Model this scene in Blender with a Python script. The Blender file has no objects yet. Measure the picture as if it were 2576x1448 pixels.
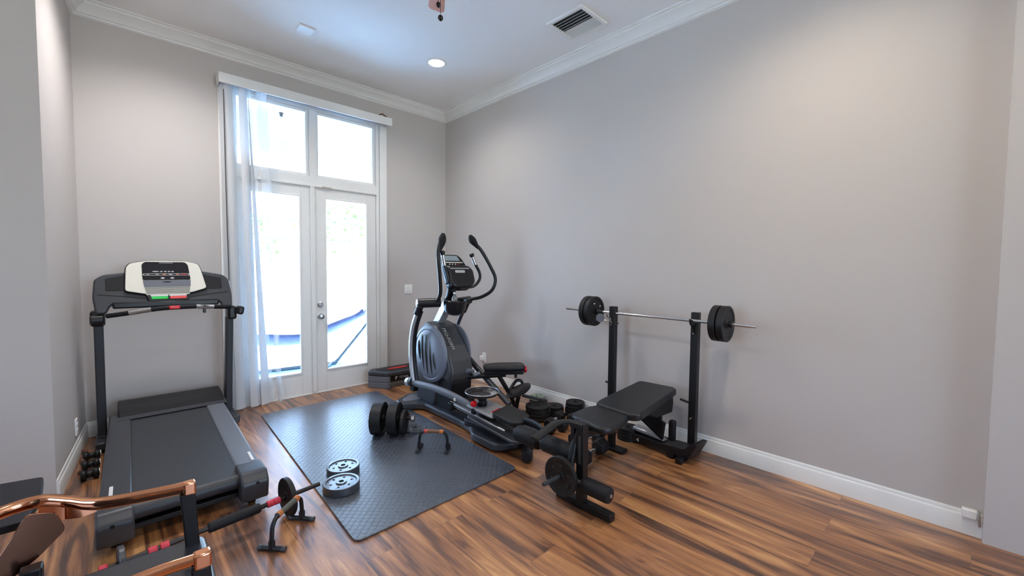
import bpy, bmesh, math, random
from mathutils import Vector, Matrix
S = bpy.context.scene
C = S.collection
random.seed(7)
V = Vector
# ------------------------------------------------------------------ camera
CP = V((-3.4017, -4.9311, 1.45)); YAW, PIT, ROL, FPX = 0.7615, 0.0483, 0.0096, 1055.12
f_ = V((math.sin(YAW)*math.cos(PIT), math.cos(YAW)*math.cos(PIT), -math.sin(PIT)))
r_ = V((math.cos(YAW), -math.sin(YAW), 0)); u_ = r_.cross(f_)
r2 = r_*math.cos(ROL)+u_*math.sin(ROL); u2 = -r_*math.sin(ROL)+u_*math.cos(ROL)
cam = bpy.data.cameras.new('camera'); cam.sensor_width = 36; cam.lens = FPX/2576*36; cam.clip_start = .05
co = bpy.data.objects.new('camera', cam); C.objects.link(co)
M = Matrix((r2, u2, -f_)).transposed().to_4x4(); M.translation = CP; co.matrix_world = M
S.camera = co
# ------------------------------------------------------------------ exposure, world, sun, added fill lights
S.view_settings.view_transform = 'Standard'; S.view_settings.look = 'None'
S.view_settings.gamma = 1; S.view_settings.use_curve_mapping = False
S.view_settings.exposure = 0.9
W = bpy.data.worlds.new('sky'); S.world = W; W.use_nodes = True
wn = W.node_tree.nodes; wl = W.node_tree.links
sky = wn.new('ShaderNodeTexSky'); sky.sky_type = 'HOSEK_WILKIE'; sky.turbidity = 3.0
sky.sun_direction = (0.3, 0.53, 0.78); sky.ground_albedo = .4
bg = wn['Background']; bg.inputs['Strength'].default_value = 24
wl.new(sky.outputs[0], bg.inputs[0])
def light(kind, name, loc, energy, col, rot=(0, 0, 0), **k):
    l = bpy.data.lights.new(name, kind); l.energy = energy; l.color = col
    for a, b in k.items(): setattr(l, a, b)
    o = bpy.data.objects.new(name, l); C.objects.link(o); o.location = loc; o.rotation_euler = rot
    return o
sun = light('SUN', 'sun', (2, 10, 12), 70, (1, .96, .9), angle=.01)
sun.rotation_euler = V((0.28, 0.50, 0.72)).to_track_quat('Z', 'Y').to_euler()
# unseen area lights added as interior fill, just inside the left and rear openings
light('AREA', 'side_fill_light', (-8.35, -2.75, 1.9), 15, (.95, .97, 1), (0, math.radians(-105), 0), shape='RECTANGLE', size=2.4, size_y=1.6)
light('AREA', 'rear_fill_light', (-1.6, -10.4, 1.9), 22, (1, .95, .88), (math.radians(105), 0, 0), shape='RECTANGLE', size=1.8, size_y=2.4)

# ------------------------------------------------------------------ helpers
def new(): return bmesh.new()
def box(bm, c, s, R=None, taper=None):
    c = V(c); hx, hy, hz = [v/2 for v in s]; vs = []
    for z in (-1, 1):
        for x, y in ((-1, -1), (1, -1), (1, 1), (-1, 1)):
            k = taper if (taper and z > 0) else 1
            p = V((x*hx*k, y*hy*k, z*hz))
            if R is not None: p = R @ p
            vs.append(bm.verts.new(c+p))
    for q in ((0, 3, 2, 1), (4, 5, 6, 7), (0, 1, 5, 4), (1, 2, 6, 5), (2, 3, 7, 6), (3, 0, 4, 7)):
        bm.faces.new([vs[i] for i in q])
def basis(d):
    d = V(d).normalized(); a = V((0, 0, 1)) if abs(d.z) < .9 else V((1, 0, 0))
    u = d.cross(a).normalized(); return u, d.cross(u).normalized()
def ring(bm, c, u, v, ru, rv, n, ph=0):
    return [bm.verts.new(V(c)+u*ru*math.cos(ph+2*math.pi*i/n)+v*rv*math.sin(ph+2*math.pi*i/n)) for i in range(n)]
def skin(bm, rings, caps=True):
    n = len(rings[0])
    for a, b in zip(rings, rings[1:]):
        for i in range(n): bm.faces.new((a[i], a[(i+1) % n], b[(i+1) % n], b[i]))
    if caps:
        bm.faces.new(list(reversed(rings[0]))); bm.faces.new(rings[-1])
def cyl(bm, a, b, r, r1=None, n=24, ph=0):
    a = V(a); b = V(b); u, v = basis(b-a); r1 = r if r1 is None else r1
    skin(bm, [ring(bm, a, u, v, r, r, n, ph), ring(bm, b, u, v, r1, r1, n, ph)])
def lathe(bm, a, d, prof, n=32, sc=1.0):
    """prof: (distance along d, radius) pairs"""
    a = V(a); d = V(d).normalized(); u, v = basis(d)
    skin(bm, [ring(bm, a+d*t, u, v, max(r, 1e-4), max(r, 1e-4)*sc, n) for t, r in prof])
def smooth_pts(pts, k=6):
    P = [V(p) for p in pts]
    if len(P) < 3: return P
    out = []
    for i in range(len(P)-1):
        p0 = P[max(i-1, 0)]; p1 = P[i]; p2 = P[i+1]; p3 = P[min(i+2, len(P)-1)]
        for j in range(k):
            t = j/k
            out.append(.5*((2*p1)+(-p0+p2)*t+(2*p0-5*p1+4*p2-p3)*t*t+(-p0+3*p1-3*p2+p3)*t**3))
    out.append(P[-1]); return out
def tube(bm, pts, r, n=14, k=6, rv=None, sm=True, up=None):
    P = smooth_pts(pts, k) if sm else [V(p) for p in pts]
    u = None; R = []
    for i, p in enumerate(P):
        d = (P[min(i+1, len(P)-1)]-P[max(i-1, 0)]).normalized()
        if up is not None:
            v = (V(up)-d*V(up).dot(d)).normalized(); u = v.cross(d)
        elif u is None: u, v = basis(d)
        else:
            u = (u-d*u.dot(d)).normalized(); v = d.cross(u)
        rr = r if not callable(r) else r(i/(len(P)-1))
        R.append(ring(bm, p, u, v, rr, rr if rv is None else rv, n))
    skin(bm, R)
class Fr:
    def __init__(s, o, u, v):
        s.o = V(o); s.u = V(u).normalized(); s.n = s.u.cross(V(v)).normalized(); s.v = s.n.cross(s.u).normalized()
    def at(s, a, b, c=0): return s.o+s.u*a+s.v*b+s.n*c
XY = Fr((0, 0, 0), (1, 0, 0), (0, 1, 0)); XZ = Fr((0, 0, 0), (1, 0, 0), (0, 0, 1)); YZ = Fr((0, 0, 0), (0, 1, 0), (0, 0, 1))
def prism(bm, fr, pts, n0, n1):
    a = [bm.verts.new(fr.at(x, y, n0)) for x, y in pts]; b = [bm.verts.new(fr.at(x, y, n1)) for x, y in pts]
    bm.faces.new(list(reversed(a))); bm.faces.new(b); n = len(a)
    for i in range(n): bm.faces.new((a[i], a[(i+1) % n], b[(i+1) % n], b[i]))
def rrect(x0, y0, x1, y1, r, n=5):
    out = []
    for cx, cy, a in ((x1-r, y1-r, 0), (x0+r, y1-r, 90), (x0+r, y0+r, 180), (x1-r, y0+r, 270)):
        for i in range(n+1):
            t = math.radians(a+90*i/n); out.append((cx+r*math.cos(t), cy+r*math.sin(t)))
    return out
def ell(cx, cy, rx, ry, n=32): return [(cx+rx*math.cos(2*math.pi*i/n), cy+ry*math.sin(2*math.pi*i/n)) for i in range(n)]
def roundpoly(pts, r, n=4):
    out = []; N = len(pts)
    for i in range(N):
        p = V((*pts[i], 0)); a = V((*pts[i-1], 0)); b = V((*pts[(i+1) % N], 0))
        da = (a-p); db = (b-p); k = min(r, da.length*.45, db.length*.45)
        pa = p+da.normalized()*k; pb = p+db.normalized()*k
        for j in range(n+1):
            t = j/n; q = pa*(1-t)**2+p*2*t*(1-t)+pb*t*t; out.append((q.x, q.y))
    return out
def obj(name, bm, mat, parent=None, bev=0, seg=2, ang=32, label=None):
    bmesh.ops.recalc_face_normals(bm, faces=bm.faces)
    if parent is not None:
        q = parent; off = V((0, 0, 0))
        while q is not None: off += q.location; q = q.parent
        bmesh.ops.translate(bm, verts=bm.verts, vec=-off)
    for e in bm.edges:
        e.smooth = not (len(e.link_faces) == 2 and e.calc_face_angle(0) > math.radians(ang))
    for f in bm.faces: f.smooth = True
    me = bpy.data.meshes.new(name); bm.to_mesh(me); bm.free()
    me.materials.append(mat)
    o = bpy.data.objects.new(name, me); C.objects.link(o)
    if parent is not None: o.parent = parent
    if bev:
        m = o.modifiers.new('bevel', 'BEVEL'); m.width = bev; m.segments = seg; m.limit_method = 'ANGLE'; m.angle_limit = math.radians(40)
        m.harden_normals = False
    if label: o['label'] = label
    return o
def thing(name, label, cat, loc=(0, 0, 0), group=None):
    o = bpy.data.objects.new(name, None); C.objects.link(o); o.location = loc; o.empty_display_size = .05
    o['label'] = label; o['category'] = cat
    if group: o['group'] = group
    return o
def tag(o, label, cat, group=None, kind=None):
    o['label'] = label; o['category'] = cat
    if group: o['group'] = group
    if kind: o['kind'] = kind
    return o
def struct(name, bm, mat, bev=0, parent=None):
    o = obj(name, bm, mat, parent, bev)
    if parent is None: o['kind'] = 'structure'
    return o
def text(name, s, fr, size, mat, parent, depth=.0006, ax='CENTER', shear=0, spacing=1):
    c = bpy.data.curves.new(name, 'FONT'); c.body = s; c.size = size; c.extrude = depth; c.align_x = ax; c.align_y = 'CENTER'; c.shear = shear; c.space_character = spacing
    t = bpy.data.objects.new(name+'_tmp', c); C.objects.link(t)
    bpy.context.view_layer.update()
    me = bpy.data.meshes.new_from_object(t.evaluated_get(bpy.context.evaluated_depsgraph_get()))
    bpy.data.objects.remove(t)
    bm = new(); bm.from_mesh(me); bpy.data.meshes.remove(me)
    for v in bm.verts: v.co = fr.at(v.co.x, v.co.y, v.co.z)
    return obj(name, bm, mat, parent)
# ------------------------------------------------------------------ materials
def mat(name, col, rough=.5, metal=0, bump=0, bscale=200, var=0, vscale=8, coat=0, spec=.5, trans=0, alpha=1, sheen=0, emit=None, es=0):
    m = bpy.data.materials.new(name); m.use_nodes = True; nt = m.node_tree; N = nt.nodes; L = nt.links
    b = N['Principled BSDF']; b.inputs['Base Color'].default_value = (*col, 1); b.inputs['Roughness'].default_value = rough
    b.inputs['Metallic'].default_value = metal; b.inputs['Coat Weight'].default_value = coat; b.inputs['Specular IOR Level'].default_value = spec
    b.inputs['Transmission Weight'].default_value = trans; b.inputs['Alpha'].default_value = alpha; b.inputs['Sheen Weight'].default_value = sheen
    if emit: b.inputs['Emission Color'].default_value = (*emit, 1); b.inputs['Emission Strength'].default_value = es
    tc = N.new('ShaderNodeTexCoord')
    if var or not bump:
        n = N.new('ShaderNodeTexNoise'); n.inputs['Scale'].default_value = vscale; n.inputs['Detail'].default_value = 4
        L.new(tc.outputs['Object'], n.inputs['Vector'])
        mr = N.new('ShaderNodeMapRange'); v = var or .04
        mr.inputs['To Min'].default_value = 1-v; mr.inputs['To Max'].default_value = 1+v
        L.new(n.outputs['Fac'], mr.inputs['Value'])
        mx = N.new('ShaderNodeVectorMath'); mx.operation = 'SCALE'; mx.inputs[0].default_value = col
        L.new(mr.outputs[0], mx.inputs['Scale']); L.new(mx.outputs[0], b.inputs['Base Color'])
    if bump:
        n = N.new('ShaderNodeTexNoise'); n.inputs['Scale'].default_value = bscale; n.inputs['Detail'].default_value = 3
        L.new(tc.outputs['Object'], n.inputs['Vector'])
        bp = N.new('ShaderNodeBump'); bp.inputs['Strength'].default_value = bump; bp.inputs['Distance'].default_value = .002
        L.new(n.outputs['Fac'], bp.inputs['Height']); L.new(bp.outputs[0], b.inputs['Normal'])
    return m
m_wall = mat('painted_drywall', (.56, .52, .505), .62, bump=.12, bscale=130, var=.012, vscale=1.5, spec=.3)
m_ceil = mat('textured_ceiling', (.90, .90, .90), .7, bump=.7, bscale=55, var=.01, vscale=2, spec=.2)
m_trim = mat('white_gloss_paint', (.82, .82, .81), .32, spec=.5)
m_white = mat('white_plastic', (.85, .85, .84), .35)
m_black = mat('black_powder_coat', (.007, .007, .009), .4, spec=.35, bump=.15, bscale=600)
m_rub = mat('black_rubber', (.008, .008, .010), .5, spec=.35, bump=.2, bscale=400)
m_foam = mat('black_foam', (.007, .007, .010), .6, bump=.35, bscale=300, spec=.3)
m_leather = mat('black_vinyl_upholstery', (.010, .011, .014), .38, spec=.4, bump=.25, bscale=350)
m_plast = mat('black_plastic', (.009, .009, .012), .33, spec=.4, bump=.08, bscale=500)
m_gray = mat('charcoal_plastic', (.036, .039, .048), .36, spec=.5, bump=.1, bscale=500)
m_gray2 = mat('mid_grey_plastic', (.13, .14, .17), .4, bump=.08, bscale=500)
m_silver = mat('silver_paint', (.5, .51, .54), .3, metal=.55)
m_chrome = mat('chrome', (.75, .76, .78), .12, metal=1)
m_steel = mat('brushed_steel', (.55, .56, .58), .3, metal=1)
m_copper = mat('rose_gold_metal', (.78, .36, .20), .12, metal=1)
m_bronze2 = mat('dark_rose_gold', (.32, .15, .10), .22, metal=1)
m_belt = mat('treadmill_belt', (.028, .031, .038), .45, bump=.15, bscale=700)
m_tabletop = mat('dark_tabletop', (.012, .012, .018), .55, spec=.3)
m_cream = mat('cream_plastic', (.72, .70, .62), .4)
m_glossblack = mat('gloss_black_panel', (.012, .012, .016), .12)
m_green = mat('green_button', (.02, .55, .09), .4)
m_red = mat('red_button', (.75, .08, .08), .4)
m_redp = mat('red_plastic', (.65, .01, .02), .25)
m_orange = mat('orange_stripe', (.8, .22, .04), .4)
m_pinkfoam = mat('red_foam_band', (.62, .04, .07), .6)
m_ink = mat('white_ink', (.7, .7, .72), .4)
m_greyink = mat('silver_ink', (.42, .42, .42), .4)
m_disc = mat('blue_grey_side_disc', (.15, .17, .22), .38, bump=.06, bscale=500)
m_clear = mat('clear_plastic', (.9, .93, .95), .08, trans=.85)
m_lcd = mat('grey_lcd', (.25, .3, .33), .2)
m_palegreen = mat('pale_green_iron', (.30, .36, .29), .5)
m_wood = mat('fan_blade_wood', (.40, .13, .06), .35, var=.2, vscale=20)
m_bronze = mat('dark_bronze', (.03, .025, .025), .35, metal=.8)
m_brown = mat('brown_leather_strap', (.16, .07, .04), .55, var=.2, vscale=30)
m_vent = mat('vent_louver', (.62, .60, .54), .5)
m_dark = mat('dark_void', (.03, .03, .03), .8)
m_seat = mat('chair_seat_vinyl', (.022, .025, .035), .25, bump=.1, bscale=250)
m_lamp = mat('lamp_lens', (1, 1, 1), .4, emit=(1, .97, .92), es=14)
m_tree = mat('foliage', (.22, .27, .07), .7, var=.4, vscale=6)
m_deck = mat('blue_bounce_pavers', (.42, .68, 1.0), .6, var=.04, vscale=3)  # blue put into the deck colour so it bounces blue light onto the ceiling
m_stucco = mat('patio_stucco', (.26, .225, .215), .7, bump=.1, bscale=90)
m_hammock = mat('blue_hammock_cloth', (.035, .045, .10), .8, bump=.3, bscale=160, var=.2, vscale=60)
m_stand = mat('teal_grey_hammock_stand', (.035, .05, .055), .4)
m_water = mat('pool_water', (.15, .5, .9), .08, spec=.6)
m_glass_shade = mat('alabaster_glass', (.20, .24, .15), .3)
def fabric(name, tr, col=(.86, .86, .88)):
    m = bpy.data.materials.new(name); m.use_nodes = True; N = m.node_tree.nodes; L = m.node_tree.links; N.clear()
    o = N.new('ShaderNodeOutputMaterial'); d = N.new('ShaderNodeBsdfDiffuse'); t = N.new('ShaderNodeBsdfTranslucent'); a = N.new('ShaderNodeMixShader')
    p = N.new('ShaderNodeBsdfTransparent'); b = N.new('ShaderNodeMixShader')
    w = N.new('ShaderNodeTexWave'); w.inputs['Scale'].default_value = 60; tc = N.new('ShaderNodeTexCoord'); L.new(tc.outputs['Object'], w.inputs['Vector'])
    mr = N.new('ShaderNodeMapRange'); mr.inputs['To Min'].default_value = max(tr-.06, 0); mr.inputs['To Max'].default_value = min(tr+.06, 1) if tr else 0
    L.new(w.outputs['Fac'], mr.inputs['Value'])
    d.inputs[0].default_value = (*col, 1); t.inputs[0].default_value = (*col, 1); a.inputs[0].default_value = .22
    L.new(d.outputs[0], a.inputs[1]); L.new(t.outputs[0], a.inputs[2]); L.new(mr.outputs[0], b.inputs[0]); L.new(a.outputs[0], b.inputs[1]); L.new(p.outputs[0], b.inputs[2]); L.new(b.outputs[0], o.inputs[0])
    return m
m_vane = fabric('vane_fabric', 0.0, (.72, .73, .75)); m_sheer = fabric('sheer_fabric', .62, (.8, .84, .88))
def glass_mat():
    m = bpy.data.materials.new('window_glass'); m.use_nodes = True; N = m.node_tree.nodes; L = m.node_tree.links; N.clear()
    o = N.new('ShaderNodeOutputMaterial'); p = N.new('ShaderNodeBsdfTransparent'); g = N.new('ShaderNodeBsdfGlossy'); a = N.new('ShaderNodeMixShader'); fz = N.new('ShaderNodeFresnel')
    n = N.new('ShaderNodeTexNoise'); n.inputs['Scale'].default_value = 2; mr = N.new('ShaderNodeMapRange'); mr.inputs['To Min'].default_value = .0; mr.inputs['To Max'].default_value = .03
    L.new(n.outputs['Fac'], mr.inputs['Value']); L.new(mr.outputs[0], g.inputs['Roughness'])
    p.inputs[0].default_value = (.96, .98, 1, 1); L.new(fz.outputs[0], a.inputs[0]); L.new(p.outputs[0], a.inputs[1]); L.new(g.outputs[0], a.inputs[2]); L.new(a.outputs[0], o.inputs[0])
    return m
m_glass = glass_mat()
def mathn(nt, op, a, b=None, c=None):
    n = nt.nodes.new('ShaderNodeMath'); n.operation = op
    for i, v in enumerate((a, b, c)):
        if v is None: continue
        if isinstance(v, (int, float)): n.inputs[i].default_value = v
        else: nt.links.new(v, n.inputs[i])
    return n.outputs[0]
def floor_mat():
    m = bpy.data.materials.new('acacia_plank_floor'); m.use_nodes = True; nt = m.node_tree; N = nt.nodes; L = nt.links; b = N['Principled BSDF']
    tc = N.new('ShaderNodeTexCoord'); sp = N.new('ShaderNodeSeparateXYZ'); L.new(tc.outputs['Object'], sp.inputs[0])
    cb = N.new('ShaderNodeCombineXYZ'); L.new(sp.outputs['Y'], cb.inputs['X']); L.new(sp.outputs['X'], cb.inputs['Y'])
    br = N.new('ShaderNodeTexBrick'); L.new(cb.outputs[0], br.inputs['Vector']); br.offset = .37
    br.inputs['Scale'].default_value = 1; br.inputs['Brick Width'].default_value = 1.5; br.inputs['Row Height'].default_value = .195
    br.inputs['Mortar Size'].default_value = .0012; br.inputs['Mortar Smooth'].default_value = .3; br.inputs['Bias'].default_value = 0
    br.inputs['Color1'].default_value = (0, 0, 0, 1); br.inputs['Color2'].default_value = (1, 1, 1, 1); br.inputs['Mortar'].default_value = (.5, .5, .5, 1)
    # per-plank shift of the grain
    sh = mathn(nt, 'MULTIPLY', br.outputs['Color'], 37.0)
    cx = N.new('ShaderNodeCombineXYZ')
    L.new(mathn(nt, 'MULTIPLY', sp.outputs['X'], 4.6), cx.inputs['X']); L.new(mathn(nt, 'MULTIPLY', sp.outputs['Y'], .50), cx.inputs['Y']); L.new(sh, cx.inputs['Z'])
    n1 = N.new('ShaderNodeTexNoise'); n1.inputs['Scale'].default_value = 1.5; n1.inputs['Detail'].default_value = 5; n1.inputs['Roughness'].default_value = .55; n1.inputs['Distortion'].default_value = 1.9
    L.new(cx.outputs[0], n1.inputs['Vector'])
    c2 = N.new('ShaderNodeCombineXYZ')
    L.new(mathn(nt, 'MULTIPLY', sp.outputs['X'], 40), c2.inputs['X']); L.new(mathn(nt, 'MULTIPLY', sp.outputs['Y'], 1.5), c2.inputs['Y']); L.new(sh, c2.inputs['Z'])
    n2 = N.new('ShaderNodeTexNoise'); n2.inputs['Scale'].default_value = 1.6; n2.inputs['Detail'].default_value = 4; n2.inputs['Distortion'].default_value = .6
    L.new(c2.outputs[0], n2.inputs['Vector'])
    val = mathn(nt, 'ADD', mathn(nt, 'MULTIPLY', n1.outputs['Fac'], .80), mathn(nt, 'MULTIPLY', n2.outputs['Fac'], .20))
    val = mathn(nt, 'ADD', val, mathn(nt, 'MULTIPLY', mathn(nt, 'SUBTRACT', br.outputs['Color'], .5), .05))
    cr = N.new('ShaderNodeValToRGB'); L.new(val, cr.inputs[0]); e = cr.color_ramp.elements
    e[0].position = .33; e[0].color = (.055, .022, .012, 1); e[1].position = .70; e[1].color = (.66, .35, .13, 1)
    for p_, c_ in ((.42, (.13, .048, .020, 1)), (.49, (.28, .11, .040, 1)), (.58, (.42, .185, .066, 1))):
        q = e.new(p_); q.color = c_
    mx = N.new('ShaderNodeMix'); mx.data_type = 'RGBA'; L.new(mathn(nt, 'MULTIPLY', br.outputs['Fac'], .3), mx.inputs[0]); L.new(cr.outputs[0], mx.inputs[6]); mx.inputs[7].default_value = (.05, .025, .015, 1)
    L.new(mx.outputs[2], b.inputs['Base Color'])
    L.new(mathn(nt, 'ADD', mathn(nt, 'MULTIPLY', n2.outputs['Fac'], .2), .30), b.inputs['Roughness'])
    bp = N.new('ShaderNodeBump'); bp.inputs['Strength'].default_value = .18; bp.inputs['Distance'].default_value = .002
    L.new(mathn(nt, 'SUBTRACT', n2.outputs['Fac'], br.outputs['Fac']), bp.inputs['Height']); L.new(bp.outputs[0], b.inputs['Normal'])
    b.inputs['Specular IOR Level'].default_value = .9; b.inputs['Coat Weight'].default_value = .6; b.inputs['Coat Roughness'].default_value = .24
    return m
def mat_mat():
    m = bpy.data.materials.new('checker_plate_rubber'); m.use_nodes = True; nt = m.node_tree; N = nt.nodes; L = nt.links; b = N['Principled BSDF']
    tc = N.new('ShaderNodeTexCoord'); sp = N.new('ShaderNodeSeparateXYZ'); L.new(tc.outputs['Object'], sp.inputs[0])
    k = 1/.024
    u = mathn(nt, 'MULTIPLY', sp.outputs['X'], k); v = mathn(nt, 'MULTIPLY', sp.outputs['Y'], k)
    par = mathn(nt, 'MULTIPLY', mathn(nt, 'FRACT', mathn(nt, 'MULTIPLY', mathn(nt, 'ADD', mathn(nt, 'FLOOR', u), mathn(nt, 'FLOOR', v)), .5)), 2)  # 0 / 1
    fu = mathn(nt, 'SUBTRACT', mathn(nt, 'FRACT', u), .5); fv = mathn(nt, 'SUBTRACT', mathn(nt, 'FRACT', v), .5)
    sg = mathn(nt, 'SUBTRACT', mathn(nt, 'MULTIPLY', par, 2), 1)
    fv = mathn(nt, 'MULTIPLY', fv, sg)
    a = mathn(nt, 'MULTIPLY', mathn(nt, 'ADD', fu, fv), .707/.60); c = mathn(nt, 'MULTIPLY', mathn(nt, 'SUBTRACT', fu, fv), .707/.17)
    d = mathn(nt, 'ADD', mathn(nt, 'MULTIPLY', a, a), mathn(nt, 'MULTIPLY', c, c))
    mr = N.new('ShaderNodeMapRange'); mr.interpolation_type = 'SMOOTHSTEP'; mr.inputs['From Min'].default_value = 1; mr.inputs['From Max'].default_value = .3
    L.new(d, mr.inputs['Value'])
    bp = N.new('ShaderNodeBump'); bp.inputs['Strength'].default_value = 1; bp.inputs['Distance'].default_value = .007
    L.new(mr.outputs[0], bp.inputs['Height']); L.new(bp.outputs[0], b.inputs['Normal']); L.new(bp.outputs[0], b.inputs['Coat Normal'])
    cm = N.new('ShaderNodeMix'); cm.data_type = 'RGBA'; L.new(mr.outputs[0], cm.inputs[0]); cm.inputs[6].default_value = (.028, .036, .055, 1); cm.inputs[7].default_value = (.085, .105, .15, 1); L.new(cm.outputs[2], b.inputs['Base Color'])  # worn treads lighter; the bluish tint also stands in for door glare
    L.new(mathn(nt, 'SUBTRACT', .5, mathn(nt, 'MULTIPLY', mr.outputs[0], .22)), b.inputs['Roughness'])
    b.inputs['Base Color'].default_value = (.06, .07, .09, 1); b.inputs['Roughness'].default_value = .33; b.inputs['Specular IOR Level'].default_value = 1; b.inputs['Coat Weight'].default_value = 1; b.inputs['Coat Roughness'].default_value = .3
    return m
m_floor = floor_mat(); m_mat = mat_mat()

# ------------------------------------------------------------------ the room
CZ = 3.55
bm = new(); box(bm, (-4.2, -5.3, -.06), (8.6, 10.62, .12)); struct('floor', bm, m_floor)
bm = new(); box(bm, (-4.2, -5.2, CZ+.06), (8.7, 10.9, .12)); struct('ceiling', bm, m_ceil)
# back wall around the door opening x -2.54..-.99, z 0..3.2
DX0, DX1, DZ = -2.54, -.985, 3.2
bm = new()
box(bm, ((-3.75+DX0)/2, .1, CZ/2), (DX0+3.75, .2, CZ)); box(bm, ((DX1+.2)/2, .1, CZ/2), (.2-DX1, .2, CZ))
box(bm, ((DX0+DX1)/2, .1, (CZ+DZ)/2), (DX1-DX0, .2, CZ-DZ)); struct('wall_back', bm, m_wall)
bm = new(); box(bm, (.1, -5.25, CZ/2), (.2, 10.5, CZ)); struct('wall_right', bm, m_wall)
bm = new(); box(bm, (.035, -7.8, CZ/2), (.19, 5.4, CZ)); o = struct('wall_jog', bm, m_wall)
bm = new(); prism(bm, XY, [(-3.5926, .02), (-3.682, -1.22), (-3.78, -1.22), (-3.78, .02)], 0, CZ); struct('wall_left', bm, m_wall)
bm = new(); box(bm, (-6.155, -1.14, CZ/2), (4.75, .16, CZ)); struct('wall_side', bm, m_wall)
# rear wall and far left wall with unseen openings added to let in sky fill
bm = new(); box(bm, (-5.55, -10.55, CZ/2), (5.9, .1, CZ)); box(bm, (-.25, -10.55, CZ/2), (.7, .1, CZ)); box(bm, (-1.6, -10.55, .3), (2.0, .1, .6)); box(bm, (-1.6, -10.55, 3.4), (2.0, .1, .35)); struct('wall_rear', bm, m_wall)
bm = new(); box(bm, (-8.5, -1.5, CZ/2), (.1, .8, CZ)); box(bm, (-8.5, -7.05, CZ/2), (.1, 6.9, CZ)); box(bm, (-8.5, -2.75, .5), (.1, 1.7, 1.0)); box(bm, (-8.5, -2.75, 3.0), (.1, 1.7, 1.15)); struct('wall_far_left', bm, m_wall)
# crown moulding: profile (out from wall, down from ceiling)
CR = [(0, 0), (.115, 0), (.115, -.012), (.098, -.016), (.096, -.028), (.085, -.036), (.062, -.052), (.045, -.075), (.036, -.092), (.022, -.098), (.02, -.108), (0, -.116)]
def run(name, prof, a, b, out, z, m, bev=0):
    a = V(a); b = V(b); out = V(out); bm = new(); R = []
    for p in (a, b): R.append([bm.verts.new(p+out*x+V((0, 0, z+y))) for x, y in prof])
    n = len(prof)
    for i in range(n): bm.faces.new((R[0][i], R[0][(i+1) % n], R[1][(i+1) % n], R[1][i]))
    bm.faces.new(R[0]); bm.faces.new(list(reversed(R[1])))
    return struct(name, bm, m, bev)
run('trim_1', CR, (-3.59, 0, 0), (0, 0, 0), (0, -1, 0), CZ, m_trim)
run('trim_2', CR, (0, 0, 0), (0, -5.1, 0), (-1, 0, 0), CZ, m_trim)
run('trim_3', CR, (-3.5926, 0, 0), (-3.682, -1.22, 0), V((1, -.072, 0)).normalized(), CZ, m_trim)
BB = [(0, 0), (.014, 0), (.014, .098), (.011, .105), (.008, .108), (.0075, .117), (.004, .128), (0, .13)]
run('baseboard_back', BB, (-3.59, 0, 0), (-2.6, 0, 0), (0, -1, 0), 0, m_trim)
run('baseboard_corner', BB, (-.89, 0, 0), (0, 0, 0), (0, -1, 0), 0, m_trim)
run('baseboard_right', BB, (0, 0, 0), (0, -5.1, 0), (-1, 0, 0), 0, m_trim)
run('baseboard_left', BB, (-3.5926, 0, 0), (-3.682, -1.22, 0), V((1, -.072, 0)).normalized(), 0, m_trim)

# ------------------------------------------------------------------ french door with transom
bm = new()      # casing
box(bm, (-.94, -.012, DZ/2+.02), (.09, .024, DZ+.04)); box(bm, (-2.585, -.012, DZ/2+.02), (.09, .024, DZ+.04)); box(bm, (-1.76, -.012, DZ+.04), (1.56, .024, .08))
struct('trim_4', bm, m_trim, .004)
bm = new()      # jambs, head, transom bar and mullion
box(bm, (DX1-.02, .09, DZ/2), (.04, .18, DZ)); box(bm, (DX0+.02, .09, DZ/2), (.04, .18, DZ)); box(bm, (-1.7625, .09, DZ-.02), (1.475, .18, .04))
box(bm, (-1.7625, .055, 2.385), (1.475, .11, .10)); box(bm, (-1.7625, -.002, 2.335), (1.475, .02, .02)); box(bm, (-1.76, .055, 2.79), (.07, .10, .76))
box(bm, (-1.7625, .09, .008), (1.475, .18, .016))
struct('trim_5', bm, m_trim, .003)
def pane(name, x0, x1, z0, z1, y, par):
    bm = new(); box(bm, ((x0+x1)/2, y, (z0+z1)/2), (x1-x0, .006, z1-z0)); return obj(name, bm, m_glass, par)
def frame_bm(x0, x1, z0, z1, w, y0, y1, ws=None):
    bm = new(); yc = (y0+y1)/2; d = y1-y0
    L, R_, B_, T = ws or (w, w, w, w)
    box(bm, (x0+L/2, yc, (z0+z1)/2), (L, d, z1-z0)); box(bm, (x1-R_/2, yc, (z0+z1)/2), (R_, d, z1-z0))
    box(bm, ((x0+L+x1-R_)/2, yc, z0+B_/2), (x1-R_-x0-L, d, B_)); box(bm, ((x0+L+x1-R_)/2, yc, z1-T/2), (x1-R_-x0-L, d, T))
    return bm
for i, (x0, x1) in enumerate(((-2.5, -1.795), (-1.725, -1.025))):
    w = thing('window_%d' % (i+1), 'transom', 'window', ((x0+x1)/2, .05, 2.44)); del w['label']; del w['category']; w['kind'] = 'structure'
    obj('sash', frame_bm(x0, x1, 2.437, 3.16, .03, .03, .08), m_trim, w, .003); pane('glass', x0+.03, x1-.03, 2.467, 3.13, .055, w)
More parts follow.
